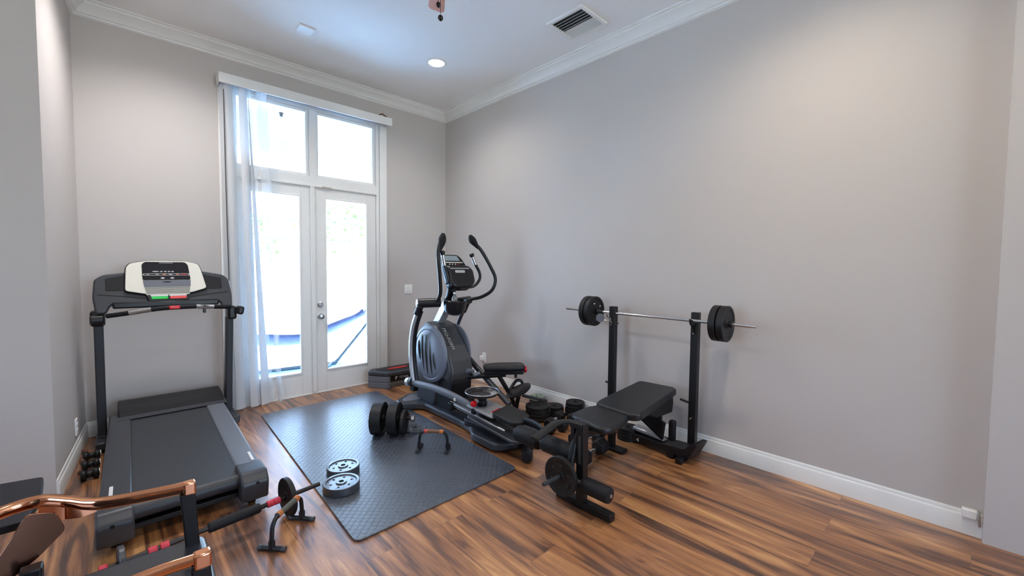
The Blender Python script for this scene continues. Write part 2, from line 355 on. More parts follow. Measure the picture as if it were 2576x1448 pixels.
for i, (x0, x1, ws) in enumerate(((-2.498, -1.772, (.105, .125, .235, .115)), (-1.762, -1.028, (.125, .11, .235, .115)))):
    w = thing('door_%d' % (i+1), '', '', ((x0+x1)/2, .03, .017)); del w['label']; del w['category']; w['kind'] = 'structure'
    obj('door_leaf', frame_bm(x0, x1, .017, 2.333, 0, .01, .055, ws), m_trim, w, .002)
    obj('glazing_bead', frame_bm(x0+ws[0]-.004, x1-ws[1]+.004, .017+ws[2]-.004, 2.333-ws[3]+.004, .018, .002, .03), m_white, w, .004)
    pane('glass', x0+ws[0], x1-ws[1], .017+ws[2], 2.333-ws[3], .035, w)
    if i == 0:
        bm = new(); box(bm, (-1.775, -.002, 1.175), (.045, .022, 2.3)); obj('astragal', bm, m_trim, w, .004)
    else:
        bm = new(); lathe(bm, (-1.70, .012, .88), (0, -1, 0), [(0, .032), (.008, .032), (.010, .014), (.035, .012), (.04, .024), (.055, .029), (.068, .026), (.073, .012)], 28); obj('door_knob', bm, m_steel, w, label='round steel door knob')
        bm = new(); lathe(bm, (-1.70, .012, 1.012), (0, -1, 0), [(0, .032), (.010, .031), (.016, .022), (.022, .02)], 28); obj('deadbolt', bm, m_steel, w, label='round steel deadbolt')
bm = new(); box(bm, (-1.62, -.02, 2.338), (.10, .02, .018)); tag(obj('door_sensor', bm, m_cream, None, .003), 'small cream alarm contact above the right leaf of the french door', 'sensor')
# valance and vanes
v = thing('blind_valance', 'long white valance board above the tall glass door', 'valance', (-1.75, -.05, 3.165))
bm = new(); box(bm, (-1.763, -.15, 3.200), (1.75, .012, .092)); box(bm, (-1.763, -.078, 3.242), (1.75, .14, .008)); box(bm, (-2.634, -.078, 3.200), (.01, .14, .092)); box(bm, (-.893, -.078, 3.200), (.01, .14, .092)); obj('board', bm, m_trim, v, .002)
bm = new(); box(bm, (-1.763, -.085, 3.215), (1.72, .04, .03)); obj('head_rail', bm, m_silver, v, .003)
bm = new(); tube(bm, [(-1.04, -.10, 3.256), (-1.01, -.13, 3.275), (-.97, -.12, 3.268), (-.945, -.13, 3.256)], .008, 8); tag(obj('cloth_scrap', bm, m_brown), 'small brown scrap lying on the right end of the white valance', 'scrap')
def vane(name, x0t, x1t, x0b, x1b, y0, y1, m, par, zt=3.19, zb=.02, bow=.02, lab=None):
    bm = new(); n = 24; w = 6; rows = []
    for i in range(n+1):
        t = i/n; z = zt+(zb-zt)*t; row = []
        for j in range(w+1):
            s = j/w; x = (x0t+(x0b-x0t)*t)*(1-s)+(x1t+(x1b-x1t)*t)*s
            y = y0*(1-s)+y1*s-math.sin(s*math.pi)*bow+.006*math.sin(t*7+s*3)
            row.append(bm.verts.new((x, y, z)))
        rows.append(row)
    for a, b in zip(rows, rows[1:]):
        for j in range(w): bm.faces.new((a[j], a[j+1], b[j+1], b[j]))
    return obj(name, bm, m, par, label=lab)
bl = thing('vertical_blind', 'white fabric vertical blind drawn to the left side of the glass door', 'blind', (-2.38, -.12, .02))
vane('vane', -2.625, -2.585, -2.60, -2.535, -.06, -.11, m_vane, bl, bow=.01)
vane('vane', -2.600, -2.520, -2.545, -2.462, -.115, -.07, m_vane, bl)
vane('vane', -2.478, -2.400, -2.425, -2.335, -.115, -.075, m_vane, bl)
vane('vane', -2.402, -2.385, -2.330, -2.232, -.12, -.05, m_vane, bl, bow=.01)
vane('sheer_panel', -2.60, -2.36, -2.575, -2.20, -.06, -.05, m_sheer, bl, bow=.015, lab='thin sheer fabric behind the vanes')
for k, (a, b) in enumerate(((-2.318, -2.16), (-2.29, -2.155), (-2.268, -2.148), (-2.244, -2.137))):
    vane('sheer_fold', a-.012, a+.012, b-.006, b+.006, -.07-.008*k, -.11+.008*k, m_sheer, bl, bow=.008)
vane('sheer_panel', -2.325, -2.238, -2.18, -2.135, -.11, -.12, m_sheer, bl, bow=.02)
bm = new(); tube(bm, [(-2.600, -.135, 3.1), (-2.598, -.137, 2.2), (-2.590, -.137, 1.3)], .004, 8); obj('tilt_wand', bm, m_gray, bl)

# ------------------------------------------------------------------ fixtures on walls and ceiling
sw = thing('light_switch', 'white switch plate on the wall right of the french door', 'switch', (-.584, 0, 1.10))
bm = new(); prism(bm, Fr((-.584, -.0001, 1.157), (1, 0, 0), (0, 0, 1)), rrect(-.057, -.06, .057, .06, .006), 0, .006); obj('switch_plate', bm, m_white, sw, .002)
for dx in (-.026, .026):
    bm = new(); box(bm, (-.584+dx, -.009, 1.157), (.033, .007, .066)); obj('rocker', bm, m_white, sw, .002)
ou = thing('wall_outlet', 'white outlet plate with a plug-in on the right wall beside the elliptical trainer', 'outlet', (0, -.865, .25))
FR = Fr((-.0001, -.865, .31), (0, -1, 0), (0, 0, 1))
bm = new(); prism(bm, FR, rrect(-.035, -.06, .035, .06, .005), 0, .006); obj('outlet_plate', bm, m_white, ou, .002)
bm = new(); box(bm, (-.025, -.845, .30), (.04, .045, .06)); obj('plug', bm, m_white, ou, .008, 3)
lo = thing('wall_outlet', 'narrow white outlet plate low on the left wall above the baseboard', 'outlet', (-3.627, -.49, .18))
FL = Fr((-3.6278, -.49, .24), (.072, 1, 0), (0, 0, 1))
bm = new(); prism(bm, FL, rrect(-.035, -.06, .035, .06, .005), -.001, .008); obj('outlet_plate', bm, m_white, lo, .002)
bm = new(); prism(bm, FL, rrect(-.014, .008, .014, .034, .008), .006, .011); prism(bm, FL, rrect(-.014, -.034, .014, -.008, .008), .006, .011); obj('socket', bm, m_white, lo)
# small bracket at the right end of the right baseboard
br = thing('cable_bracket', 'small grey clip fixed on the right baseboard next to the wall end', 'clip', (-.02, -5.0, .1))
bm = new(); box(bm, (-.02, -5.05, .125), (.035, .06, .05)); obj('clip_body', bm, m_white, br, .006)
bm = new(); tube(bm, [(-.035, -5.082, .15), (-.045, -5.085, .12), (-.03, -5.088, .07)], .006, 8); obj('hook', bm, m_steel, br)
# small square plate on the ceiling
bm = new(); box(bm, (-2.10, -.87, CZ-.006), (.13, .13, .012)); tag(obj('ceiling_plate', bm, m_white, None, .003), 'small square white cover plate on the ceiling above the french door', 'cover plate')
# air vent
vt = thing('air_vent', 'square louvred air vent in the ceiling near the right wall', 'vent', (-.465, -2.62, CZ))
bm = new()
for (x, y, sx, sy) in ((-.465, -2.445, .36, .03), (-.465, -2.795, .36, .03), (-.63, -2.62, .03, .32), (-.30, -2.62, .03, .32)): box(bm, (x, y, CZ-.008), (sx, sy, .016))
obj('frame', bm, m_white, vt, .003)
bm = new(); box(bm, (-.465, -2.62, CZ-.001), (.30, .32, .002)); obj('duct_opening', bm, m_dark, vt)
for i in range(9):
    bm = new(); box(bm, (-.605+i*.035, -2.62, CZ-.011), (.021, .32, .0025), Matrix.Rotation(math.radians(-38 if i < 5 else 38), 3, 'Y')); obj('slat', bm, m_vent, vt)
# recessed lights
def downlight(x, y, lab, e=9, col=(1, .96, .9)):
    t = thing('recessed_light', lab, 'ceiling light', (x, y, CZ), 'recessed ceiling lights')
    bm = new(); R1 = []
    for r, z in ((.078, -.001), (.098, -.001), (.1, -.006), (.08, -.010)): R1.append(ring(bm, (x, y, CZ+z), V((1, 0, 0)), V((0, 1, 0)), r, r, 36))
    skin(bm, R1, False); obj('trim_ring', bm, m_white, t)
    bm = new(); cyl(bm, (x, y, CZ-.004), (x, y, CZ-.002), .08, n=36); obj('lens', bm, m_lamp, t)
    l = light('SPOT', 'recessed_light_beam', (x, y, CZ-.02), e, col, spot_size=math.radians(150), spot_blend=1, shadow_soft_size=.07)
downlight(-.93, -1.18, 'lit round recessed light in the ceiling above the elliptical trainer', 45)
downlight(-.95, -4.35, 'round recessed light in the ceiling near the end of the right wall', 62, (1, .84, .62))
downlight(-2.9, -3.9, 'unseen round recessed light added in the ceiling above the viewer as room fill', 50, (1, .92, .82))  # out-of-view can, added for general room fill
downlight(-3.02, -.98, 'unseen round recessed light added above the treadmill to brighten the left wall', 85, (1, .97, .94))  # out-of-view can, added close to the narrow left wall to brighten it
# ceiling fan
HX, HY = -1.90, -2.70
fan = thing('ceiling_fan', 'ceiling fan with reddish brown blades and a dark pull chain', 'ceiling fan', (HX, HY, CZ))
bm = new(); lathe(bm, (HX, HY, CZ), (0, 0, -1), [(0, .09), (.03, .10), (.05, .12), (.14, .125), (.18, .09), (.20, .05), (.23, .045), (.25, .02)], 32); obj('motor', bm, m_bronze, fan)
dirv = V((.31, .52, 0)).normalized()
a0 = math.atan2(dirv.y, dirv.x)
for i in range(5):
    a = a0+i*2*math.pi/5; d = V((math.cos(a), math.sin(a), 0)); s = V((-d.y, d.x, 0))
    fr = Fr((HX, HY, CZ-.15), d, s+V((0, 0, .2)))
    Lb = .665
    bm = new(); prism(bm, fr, roundpoly([(.17, -.045), (Lb, -.062), (Lb, .062), (.17, .045)], .04), 0, .008); b_ = obj('blade', bm, m_wood, fan, .002)
    bm = new(); prism(bm, fr, [(.08, -.015), (.22, -.03), (.22, .03), (.08, .015)], -.006, 0); obj('blade_iron', bm, m_bronze, fan)
for px, py, L_, rr in ((-1.878, -2.663, .31, .017), (-1.925, -2.71, .27, .014)):
    bm = new(); cyl(bm, (px, py, CZ-.235), (px, py, CZ-.235-L_), .0015, n=6); lathe(bm, (px, py, CZ-.235-L_), (0, 0, -1), [(-.012, .003), (-.006, rr*.8), (.006, rr), (.018, rr*.7), (.024, .002)], 14); obj('pull_chain', bm, m_bronze, fan)

# ------------------------------------------------------------------ outside the door
bm = new(); box(bm, (0, 9.2, -.12), (30, 18, .12)); struct('patio_deck', bm, m_deck)
bm = new(); prism(bm, XY, roundpoly([(-3, 3.9), (4.5, 3.9), (5.5, 6.5), (3.5, 8.5), (-4, 8.0)], 1.0, 8), -.058, -.052); struct('pool_surface', bm, m_water)
bm = new(); box(bm, (0, 2.1, 4.16), (12, 3.6, .1)); struct('patio_ceiling', bm, m_stucco)
bm = new()
AR = [(-6, 4.12), (-6, 0), (-5.4, 0), (-5.4, 2.6), (-4.6, 3.1), (-3.4, 3.38), (-1.561, 3.471), (-1.06, 3.44), (-.578, 3.40), (-.13, 3.35), (.27, 3.28), (.652, 3.157), (1.1, 2.9), (1.35, 2.5), (1.35, 0), (1.85, 0), (1.85, 4.12)]
prism(bm, Fr((0, 3.5, 0), (1, 0, 0), (0, 0, 1)), AR, -.3, 0); struct('patio_arch', bm, m_stucco)
pl = thing('pendant_lamp', 'glass bowl lamp hanging from the patio ceiling outside the transom window', 'lamp', (-1.63, 1.7, 4.11))
bm = new(); lathe(bm, (-1.615, 1.7, 3.60), (0, 0, 1), [(0, .03), (.02, .1), (.06, .16), (.11, .185), (.13, .19), (.135, .18)], 32); obj('bowl', bm, m_glass_shade, pl)
bm = new(); lathe(bm, (-1.615, 1.7, 3.54), (0, 0, 1), [(0, .006), (.01, .022), (.03, .018), (.05, .03), (.062, .03)], 16); obj('finial', bm, m_bronze, pl)
for k in range(3):
    a = k*2.094+.3; bm = new(); tube(bm, [(-1.615+.185*math.cos(a), 1.7+.185*math.sin(a), 3.73), (-1.615+.1*math.cos(a), 1.7+.1*math.sin(a), 3.95), (-1.615, 1.7, 4.11)], .007, 8); obj('arm', bm, m_bronze, pl)
hm = thing('hammock', 'blue woven hammock outside the french door', 'hammock', (-1.4, 2.0, -.05))
bm = new(); rows = []
HP = [(-3.4, .62), (-2.9, .46), (-2.3, .34), (-1.887, .29), (-1.35, .24), (-.917, .35), (-.55, .50), (-.28, .63)]
for i, (x, z) in enumerate(smooth_pts([(a, b, 0) for a, b in HP], 4)[j].xy for j in range(29)):
    t = i/28; wd = .40*math.sin(math.pi*min(max(t*.96+.02, 0), 1))**.5+.04; row = []
    for j in range(9):
        s = j/8-.5; row.append(bm.verts.new((x, 2+s*wd*.9, z+.19*math.sin(min(max(t, .08), .92)*math.pi)**.5*(abs(s)*2)**1.5-.01)))
    rows.append(row)
for a, b in zip(rows, rows[1:]):
    for j in range(8): bm.faces.new((a[j], a[j+1], b[j+1], b[j]))
o = obj('sling', bm, m_hammock, hm); sm = o.modifiers.new('thick', 'SOLIDIFY'); sm.thickness = .01
sd = thing('hammock_stand', 'teal grey steel stand of the hammock on the patio pavers', 'stand', (-1.3, 1.9, -.06))
bm = new(); tube(bm, [(-.95, 1.55, -.03), (-.2, 2.0, .52), (.1, 2.2, .85)], .022, 12); obj('upright', bm, m_stand, sd)
bm = new(); tube(bm, [(-.95, 1.55, -.036), (-2.9, 1.8, -.036)], .024, 12); obj('base_tube', bm, m_stand, sd)
bm = new(); tube(bm, [(-1.25, 1.25, -.036), (-.7, 1.95, -.036)], .022, 12); obj('foot', bm, m_stand, sd)
bm = new(); tube(bm, [(-2.9, 1.8, -.03), (-3.6, 2.0, .8)], .022, 12); obj('upright', bm, m_stand, sd)
def bush(name, lab, c, s, n=260, grp=None):
    bm = new(); rnd = random.Random(hash(lab) & 255 if False else int(c[0]*10) & 255)
    for i in range(n):
        th = rnd.uniform(0, 6.283); ph = math.acos(rnd.uniform(-.3, 1)); r = rnd.uniform(.7, 1)
        p = V((c[0]+s[0]*r*math.sin(ph)*math.cos(th), c[1]+s[1]*r*math.sin(ph)*math.sin(th), c[2]+s[2]*r*math.cos(ph)))
        d = V((rnd.gauss(0, 1), rnd.gauss(0, 1), rnd.gauss(0, 1))).normalized(); q = d.orthogonal().normalized(); k = rnd.uniform(.10, .2)
        bm.faces.new([bm.verts.new(p+d*k), bm.verts.new(p+q*k*.5), bm.verts.new(p-d*k), bm.verts.new(p-q*k*.5)])
    return obj(name, bm, m_tree)
for i, (x, y, z, sx, sz, lab) in enumerate(((-.4, 13, 1.6, 1.7, 1.7, 'pale green tree beyond the pool seen through the left door leaf'), (3.6, 12.5, 1.9, 2.0, 1.8, 'pale green tree beyond the pool seen through the right door leaf'), (7.8, 14, 1.7, 2.0, 1.6, 'pale green tree at the right end of the yard'))):
    t = thing('tree', lab, 'tree', (x, y, -.06), 'trees beyond the pool')
    o = bush('crown', lab, (x, y, z+.5), (sx, 1, sz), 420); o.parent = t; o.location = -t.location
    bm = new(); cyl(bm, (x, y, -.06), (x, y, z+.3), .05, .03, 10); obj('trunk', bm, m_deck, t)
cg = thing('pool_screen', 'thin framed pool enclosure with diagonal bars beyond the patio', 'screen enclosure', (1, 9.6, -.06))
for p in (((-3, 9.6, 2.3), (8, 9.6, 2.3)), ((1.2, 9.6, 2.9), (3.0, 9.6, 3.9)), ((1.2, 9.6, 2.9), (5, 9.6, 3.4)), ((-3, 9.6, 2.9), (8, 9.6, 2.9)), ((-1.3, 9.6, 2.5), (-.2, 9.6, 3.9))):
    bm = new(); cyl(bm, p[0], p[1], .018, n=6); obj('bar', bm, m_gray2, cg)
for x in (-3, 8):
    bm = new(); cyl(bm, (x, 9.6, -.06), (x, 9.6, 3), .03, n=6); obj('post', bm, m_gray2, cg)

# ------------------------------------------------------------------ exercise mat
bm = new(); prism(bm, XY, roundpoly([(-2.40, -.377), (-2.52, -2.836), (-1.324, -2.828), (-1.215, -.379)], .05, 5), 0.0005, .012)
tag(obj('exercise_mat', bm, m_mat, None, .003), 'large dark rubber exercise mat with a raised checker-plate pattern on the wood floor', 'mat')

# ------------------------------------------------------------------ weight plates
def plate(name, lab, c, ax, r, w, m=m_rub, group=None, marks=True, cat='weight plate', parent=None, hub=.016):
    """iron plate with raised rim, hub and bore, axis ax, centre c"""
    ax = V(ax).normalized(); c = V(c); bm = new()
    R = [(-w/2, hub), (-w/2, hub+.016), (-w*.36, hub+.018), (-w*.36, r*.80), (-w/2, r*.84), (-w/2, r-.003), (-w/2+.003, r), (w/2-.003, r), (w/2, r-.003), (w/2, r*.84), (w*.36, r*.80), (w*.36, hub+.018), (w/2, hub+.016), (w/2, hub)]
    u, v = basis(ax); RR = [ring(bm, c+ax*t, u, v, q, q, 40) for t, q in R]; RR.append(RR[0]); skin(bm, RR, False)
    if parent is None:
        o = thing(name, lab, cat, c-V((0, 0, r if abs(ax.z) < .5 else w/2)), group); b_o = obj('plate_body', bm, m, o, ang=40)
    else:
        o = b_o = obj(name, bm, m, parent, ang=40)
    if marks:
        for sgn in (1,):
            fr = Fr(c+ax*(w*.36), u, u.cross(ax)*-1)
            if fr.n.dot(ax) < 0: fr = Fr(c+ax*(w*.36), u, u.cross(ax))
            for k in range(6):
                a = k*math.pi/3+.4; cx_, cy_ = r*.58*math.cos(a), r*.58*math.sin(a)
                bm = new(); prism(bm, fr, ell(cx_, cy_, .008, .008, 12), -.0005, .0012)
                obj('bolt_hole', bm, m_dark, b_o)
            for a0_, a1_ in ((.2, .9), (2.3, 3.0), (4.4, 5.1)):
                pts = [(r*.72*math.cos(a0_+(a1_-a0_)*i/8), r*.72*math.sin(a0_+(a1_-a0_)*i/8)) for i in range(9)]
                pts += [(r*.695*math.cos(a1_-(a1_-a0_)*i/8), r*.695*math.sin(a1_-(a1_-a0_)*i/8)) for i in range(9)]
                bm = new(); prism(bm, fr, pts, -.0005, .0016)
                obj('raised_arc', bm, m, b_o)
    return o
m_pl = mat('dark_grey_plate', (.05, .055, .07), .3, coat=.6, bump=.12, bscale=500)
MATZ = .0125
plate('weight_plate', 'thick black weight plate lying on the mat, the nearer of the front pair', (-2.365, -2.262, MATZ+.0255), (0, 0, 1), .112, .05, m_pl, 'plates lying on the mat')
plate('weight_plate', 'thick black weight plate lying on the mat, the farther of the front pair', (-2.268, -2.048, MATZ+.0255), (0, 0, 1), .108, .05, m_pl, 'plates lying on the mat')
plate('weight_plate', 'thin small weight plate lying on the mat beside the upright loaded dumbbell', (-1.50, -1.71, MATZ+.011), (0, 0, 1), .098, .02, m_pl, 'plates lying on the mat')
# loaded dumbbell standing on its plates
ax = V((.62, -.60, .0)).normalized(); c0 = V((-1.70, -1.66, MATZ+.138))
ld = thing('loaded_dumbbell', 'short bar loaded with large thick black plates standing on the mat', 'dumbbell', (-1.70, -1.66, MATZ))
for nm, off, r, w in (('plate', -.105, .137, .09), ('plate', .03, .137, .08), ('small_plate', .11, .105, .03)):
    plate(nm, '', c0+ax*off+V((0, 0, r-.138)), ax, r, w, m_rub, parent=ld, marks=False)
bm = new(); cyl(bm, c0-ax*.19, c0+ax*.19, .0125, n=16); obj('bar', bm, m_bronze, ld)
bm = new(); cyl(bm, c0+ax*.175, c0+ax*.20, .026, n=6); cyl(bm, c0-ax*.15, c0-ax*.175, .026, n=6); obj('collar', bm, m_steel, ld)
# black wire tangle behind it
bm = new(); rnd = random.Random(3)
for k in range(5):
    P = [V((-1.66+rnd.uniform(-.1, .18), -1.42+rnd.uniform(-.1, .1), MATZ+rnd.uniform(.01, .09))) for _ in range(5)]
    tube(bm, P+[P[0]+V((.03, .02, .01))], .0028, 6)
tag(obj('wire_tangle', bm, m_plast), 'tangle of thin black wire lying on the mat behind the loaded dumbbell', 'cable')
bm = new(); tube(bm, [(-1.56, -1.50, .03), (-1.50, -1.46, .045), (-1.42, -1.42, .04), (-1.37, -1.36, .03)], .022, 10); tag(obj('hand_wrap', bm, m_brown), 'dark brown rolled strap on the mat by the foot of the elliptical trainer', 'strap')

# ------------------------------------------------------------------ push-up handles
def pushup(lab, a, b, hh, side, z0, gr, bands):
    a = V((*a, z0)); b = V((*b, z0)); d = (b-a).normalized(); s = V((-d.y, d.x, 0))*side
    t = thing('push_up_handle', lab, 'push-up handle', (a+b)/2, 'push-up handles'); up = V((0, 0, 1))
    r = .011; top = up*hh
    L = (b-a).length
    bm = new(); tube(bm, [a+up*.02, a+up*hh*.45, a+up*hh*.82+d*L*.04, a+top+d*L*.18, a+top+d*L*.3], r, 12); obj('arm', bm, m_plast, t)
    bm = new(); tube(bm, [b+up*.02, b+up*hh*.45, b+up*hh*.82-d*L*.04, b+top-d*L*.18, b+top-d*L*.3], r, 12); obj('arm', bm, m_plast, t)
    bm = new(); cyl(bm, a+top+d*L*.17, b+top-d*L*.17, .0145, n=18); obj('grip', bm, gr, t)
    for q, m in bands:
        for k in (-.008, .002, .012):
            p = a+top+d*(L*q+k); bm = new(); cyl(bm, p, p+d*.005, .0162, n=18); obj('grip_band', bm, m, t)
    for p in (a, b):
        bm = new(); tube(bm, [p-s*.07+up*.013, p+up*.014, p+s*.07+up*.013], .0125, 12); obj('foot', bm, m_plast, t)
        bm = new(); cyl(bm, p-s*.074+up*.0135, p-s*.052+up*.0135, .0132, n=14); cyl(bm, p+s*.052+up*.0135, p+s*.074+up*.0135, .0132, n=14); obj('foot_cap', bm, m_gray, t)
        bm = new(); cyl(bm, p+up*.015, p+up*.055, .016, n=14); obj('socket', bm, m_plast, t)
m_olive = mat('olive_foam_grip', (.09, .095, .08), .7, bump=.2)
pushup('push-up handle with red and orange grip rings standing on the rubber mat', (-1.685, -2.09), (-1.535, -2.255), .15, 1, MATZ, m_brown, ((.22, m_red), (.78, m_orange)))
pushup('push-up handle with orange grip rings on the wood floor beside the treadmill', (-2.850, -2.60), (-2.655, -2.43), .155, 1, 0, m_olive, ((.22, m_orange), (.78, m_orange)))

# ------------------------------------------------------------------ barbell on the floor behind the treadmill
bb = thing('curl_bar', 'short bar with red foam bands and one small plate lying behind the treadmill', 'barbell', (-3.0, -2.4, 0))
A = V((-3.46, -2.40, .10)); B = V((-2.515, -2.305, .115)); d = (B-A).normalized()
bm = new(); cyl(bm, A, B, .0125, n=16); obj('bar', bm, m_bronze, bb)
bm = new(); cyl(bm, A+d*.38, A+d*.62, .026, n=18); obj('foam_pad', bm, m_foam, bb, .006)
for q in (.145, .19, .655, .69): bm = new(); cyl(bm, A+d*q, A+d*(q+.035), .0185, n=16); obj('foam_band', bm, m_pinkfoam, bb, .004, label='red foam band')
bm = new(); cyl(bm, A-d*.02, A+d*.01, .022, n=16); obj('end_cap', bm, m_pinkfoam, bb, .006, label='red end cap')
plate('plate', '', A+d*.765, d, .108, .028, m_rub, parent=bb, marks=False); plate('plate', '', A+d*.055, d, .075, .022, m_gray, parent=bb, marks=False)

# ------------------------------------------------------------------ treadmill
tm = thing('treadmill', 'large black and grey treadmill with a cream console in the left corner', 'treadmill', (-3.1, -1.15, 0))
# frame drifts slightly to the right towards the front
def TX(x, y): return x+.045*(y+2.1)/1.9
def tprism(bm, pts, z0, z1): prism(bm, XY, [(TX(x, y), y) for x, y in pts], z0, z1)
def tslab(pts):  # list of (x,y,z) quads top; helper for wedge shapes
    bm = new(); top = [bm.verts.new((TX(x, y), y, z)) for x, y, z, b in pts]; bot = [bm.verts.new((TX(x, y), y, b)) for x, y, z, b in pts]
    bm.faces.new(top); bm.faces.new(list(reversed(bot))); n = len(pts)
    for i in range(n): bm.faces.new((top[i], top[(i+1) % n], bot[(i+1) % n], bot[i]))
    return bm
for s, x0, x1 in ((-1, -3.49, -3.36), (1, -2.885, -2.757)):
    obj('side_rail', tslab([(x0, -2.0, .205, .10), (x1, -2.0, .205, .10), (x1, -.40, .255, .14), (x0, -.40, .255, .14)]), m_gray if s < 0 else m_gray2, tm, .012, 3)  # right rail's lighter grey paints in the glare falling on it
    bm = new(); k = x0+.045 if s < 0 else x1-.03
    fr = Fr((TX(k, -1.83), -1.83, .2118), (.024, 1, 0), (-1, .024, 0)); fr = Fr((TX(k, -1.83), -1.83, .2125), (0.024, 1, .031), (-1, 0, 0))
    prism(bm, fr, rrect(-.07, -.008, .07, .008, .003), -.002, .0012); obj('rail_stripe', bm, m_ink, tm)
obj('belt', tslab([(-3.36, -2.02, .196, .185), (-2.885, -2.02, .196, .185), (-2.885, -.42, .246, .23), (-3.36, -.42, .246, .23)]), m_belt, tm)
bm = new(); cyl(bm, (TX(-3.362, -2.02), -2.02, .155), (TX(-2.883, -2.02), -2.02, .155), .042, n=28); obj('rear_roller', bm, m_belt, tm)
obj('deck', tslab([(-3.37, -1.99, .183, .12), (-2.875, -1.99, .183, .12), (-2.875, -.42, .226, .17), (-3.37, -.42, .226, .17)]), m_black, tm)
for s, x0, x1 in ((-1, -3.495, -3.352), (1, -2.89, -2.75)):
    bm = new(); prism(bm, Fr((0, 0, 0), (0, 1, 0), (0, 0, 1)), roundpoly([(-2.13, .055), (-2.15, .17), (-2.10, .222), (-1.94, .226), (-1.94, .10), (-2.0, .045)], .02, 4), x0, x1); obj('rear_end_cap', bm, m_gray, tm, .010, 3)
    bm = new(); cyl(bm, ((x0+x1)/2+.01*s, -2.145, .165), ((x0+x1)/2+.01*s, -2.152, .165), .009, n=14); obj('bolt_cover', bm, m_plast, tm)
    bm = new(); cyl(bm, ((x0+x1)/2-.02, -2.02, .028), ((x0+x1)/2+.02, -2.02, .028), .028, n=18); box(bm, ((x0+x1)/2, -2.02, .05), (.05, .05, .04)); obj('rear_foot', bm, m_rub, tm, .003)
bm = new(); box(bm, (-3.12, -2.0, .075), (.60, .06, .03)); obj('rear_cross_tube', bm, m_black, tm, .005)
# motor hood
bm = new(); prism(bm, Fr((0, 0, 0), (0, 1, 0), (0, 0, 1)), roundpoly([(-.55, .225), (-.54, .262), (-.22, .318), (-.13, .30), (-.10, .14), (-.12, .05), (-.50, .06)], .02, 4), -3.40, -2.70); obj('motor_hood', bm, m_plast, tm, .014, 3)
bm = new(); prism(bm, Fr((0, 0, 0), (0, 1, 0), (0, 0, 1)), [(-.585, .25), (-.545, .263), (-.53, .262), (-.575, .242)], -3.405, -2.70); obj('hood_lip', bm, m_gray, tm)
bm = new(); box(bm, (-3.07, -.24, .07), (.90, .07, .05)); box(bm, (-3.50, -.35, .05), (.06, .30, .06)); box(bm, (-2.62, -.35, .05), (.06, .30, .06)); obj('base_frame', bm, m_gray, tm, .008)
for x in (-3.50, -2.62):
    bm = new(); cyl(bm, (x-.02, -.20, .03), (x+.02, -.20, .03), .03, n=18); obj('transport_wheel', bm, m_rub, tm)
# uprights
for xb, xt in ((-3.492, -3.490), (-2.640, -2.634)):
    bm = new()
    P = [(xb, -.26, .06), (xb, -.28, .3), (xt, -.36, .98)]
    R3 = []
    for p in P:
        R3.append([bm.verts.new((p[0]+a, p[1]+b, p[2])) for a, b in ((-.028, -.042), (.028, -.042), (.028, .042), (-.028, .042))])
    skin(bm, R3); obj('upright', bm, m_gray, tm, .01, 3)
# console
for x, w_, z_ in ((-3.492, .085, 1.03), (-2.625, .07, 1.02)):
    bm = new(); box(bm, (x, -.40, z_), (w_, .13, .12)); obj('upright_collar', bm, m_plast, tm, .02, 3)
bm = new(); box(bm, (-2.575, -.50, 1.045), (.055, .10, .075), Matrix.Rotation(.2, 3, 'Y')); obj('side_knob', bm, m_plast, tm, .018, 3)
bm = new(); lathe(bm, (-3.535, -.45, 1.02), (1, 0, 0), [(0, .03), (.01, .045), (.07, .045), (.08, .035)], 20); obj('side_knob', bm, m_plast, tm)
CF = Fr((-3.068, -.475, 1.10), (1, 0, 0), (0, .36, .93))
bm = new(); prism(bm, CF, roundpoly([(-.435, -.03), (-.45, .10), (-.44, .245), (-.39, .285), (-.2, .315), (.2, .325), (.39, .285), (.43, .245), (.445, .10), (.44, -.03), (.375, -.03), (.35, .035), (.30, .05), (-.30, .05), (-.35, .035), (-.375, -.03)], .02, 3), -.05, 0); obj('console_body', bm, m_gray, tm, .012, 3)
for s in (-1, 1):
    bm = new(); prism(bm, CF, roundpoly([(s*.235, .15), (s*.375, .15), (s*.375, .25), (s*.235, .285)], .012), -.001, .003); obj('cup_tray', bm, m_plast, tm, .002)
    bm = new(); prism(bm, CF, [(s*.42, .125), (s*.14, .085), (s*.14, .078), (s*.42, .118)], -.001, .002); obj('panel_groove', bm, m_plast, tm)
bm = new(); box(bm, (-3.068, -.47, 1.128), (.68, .05, .05)); obj('lower_band', bm, m_plast, tm, .012, 3)
bm = new(); prism(bm, CF, roundpoly([(-.272, .132), (-.262, .335), (-.238, .375), (-.13, .40), (.13, .40), (.215, .378), (.232, .33), (.268, .145), (.15, .105), (-.13, .098)], .02, 3), 0, .024); tmc = obj('console_bezel', bm, m_plast, tm, .006)
bm = new(); prism(bm, CF, roundpoly([(-.265, .138), (-.255, .335), (-.232, .37), (-.13, .394), (.13, .394), (.21, .372), (.226, .33), (.260, .15), (.15, .112), (-.13, .105)], .02, 3), .024, .030); obj('cream_fascia', bm, m_cream, tmc, .003, label='cream console fascia')
bm = new(); prism(bm, CF, roundpoly([(-.158, .225), (-.160, .36), (-.14, .384), (.12, .384), (.140, .36), (.152, .225)], .012, 3), .030, .034); obj('display', bm, m_glossblack, tmc, .002, label='glossy black display')
bm = new(); prism(bm, CF, rrect(-.05, .373, .04, .377, .0015), .034, .0352); obj('display_mark', bm, m_greyink, tmc)
bm = new(); prism(bm, CF, rrect(-.155, .262, .148, .282, .0095), .034, .0362); obj('key_strip', bm, m_silver, tmc, .001)
bm = new(); prism(bm, CF, rrect(-.148, .2655, .141, .2785, .006), .0362, .0368); obj('key_strip_inset', bm, m_plast, tmc)
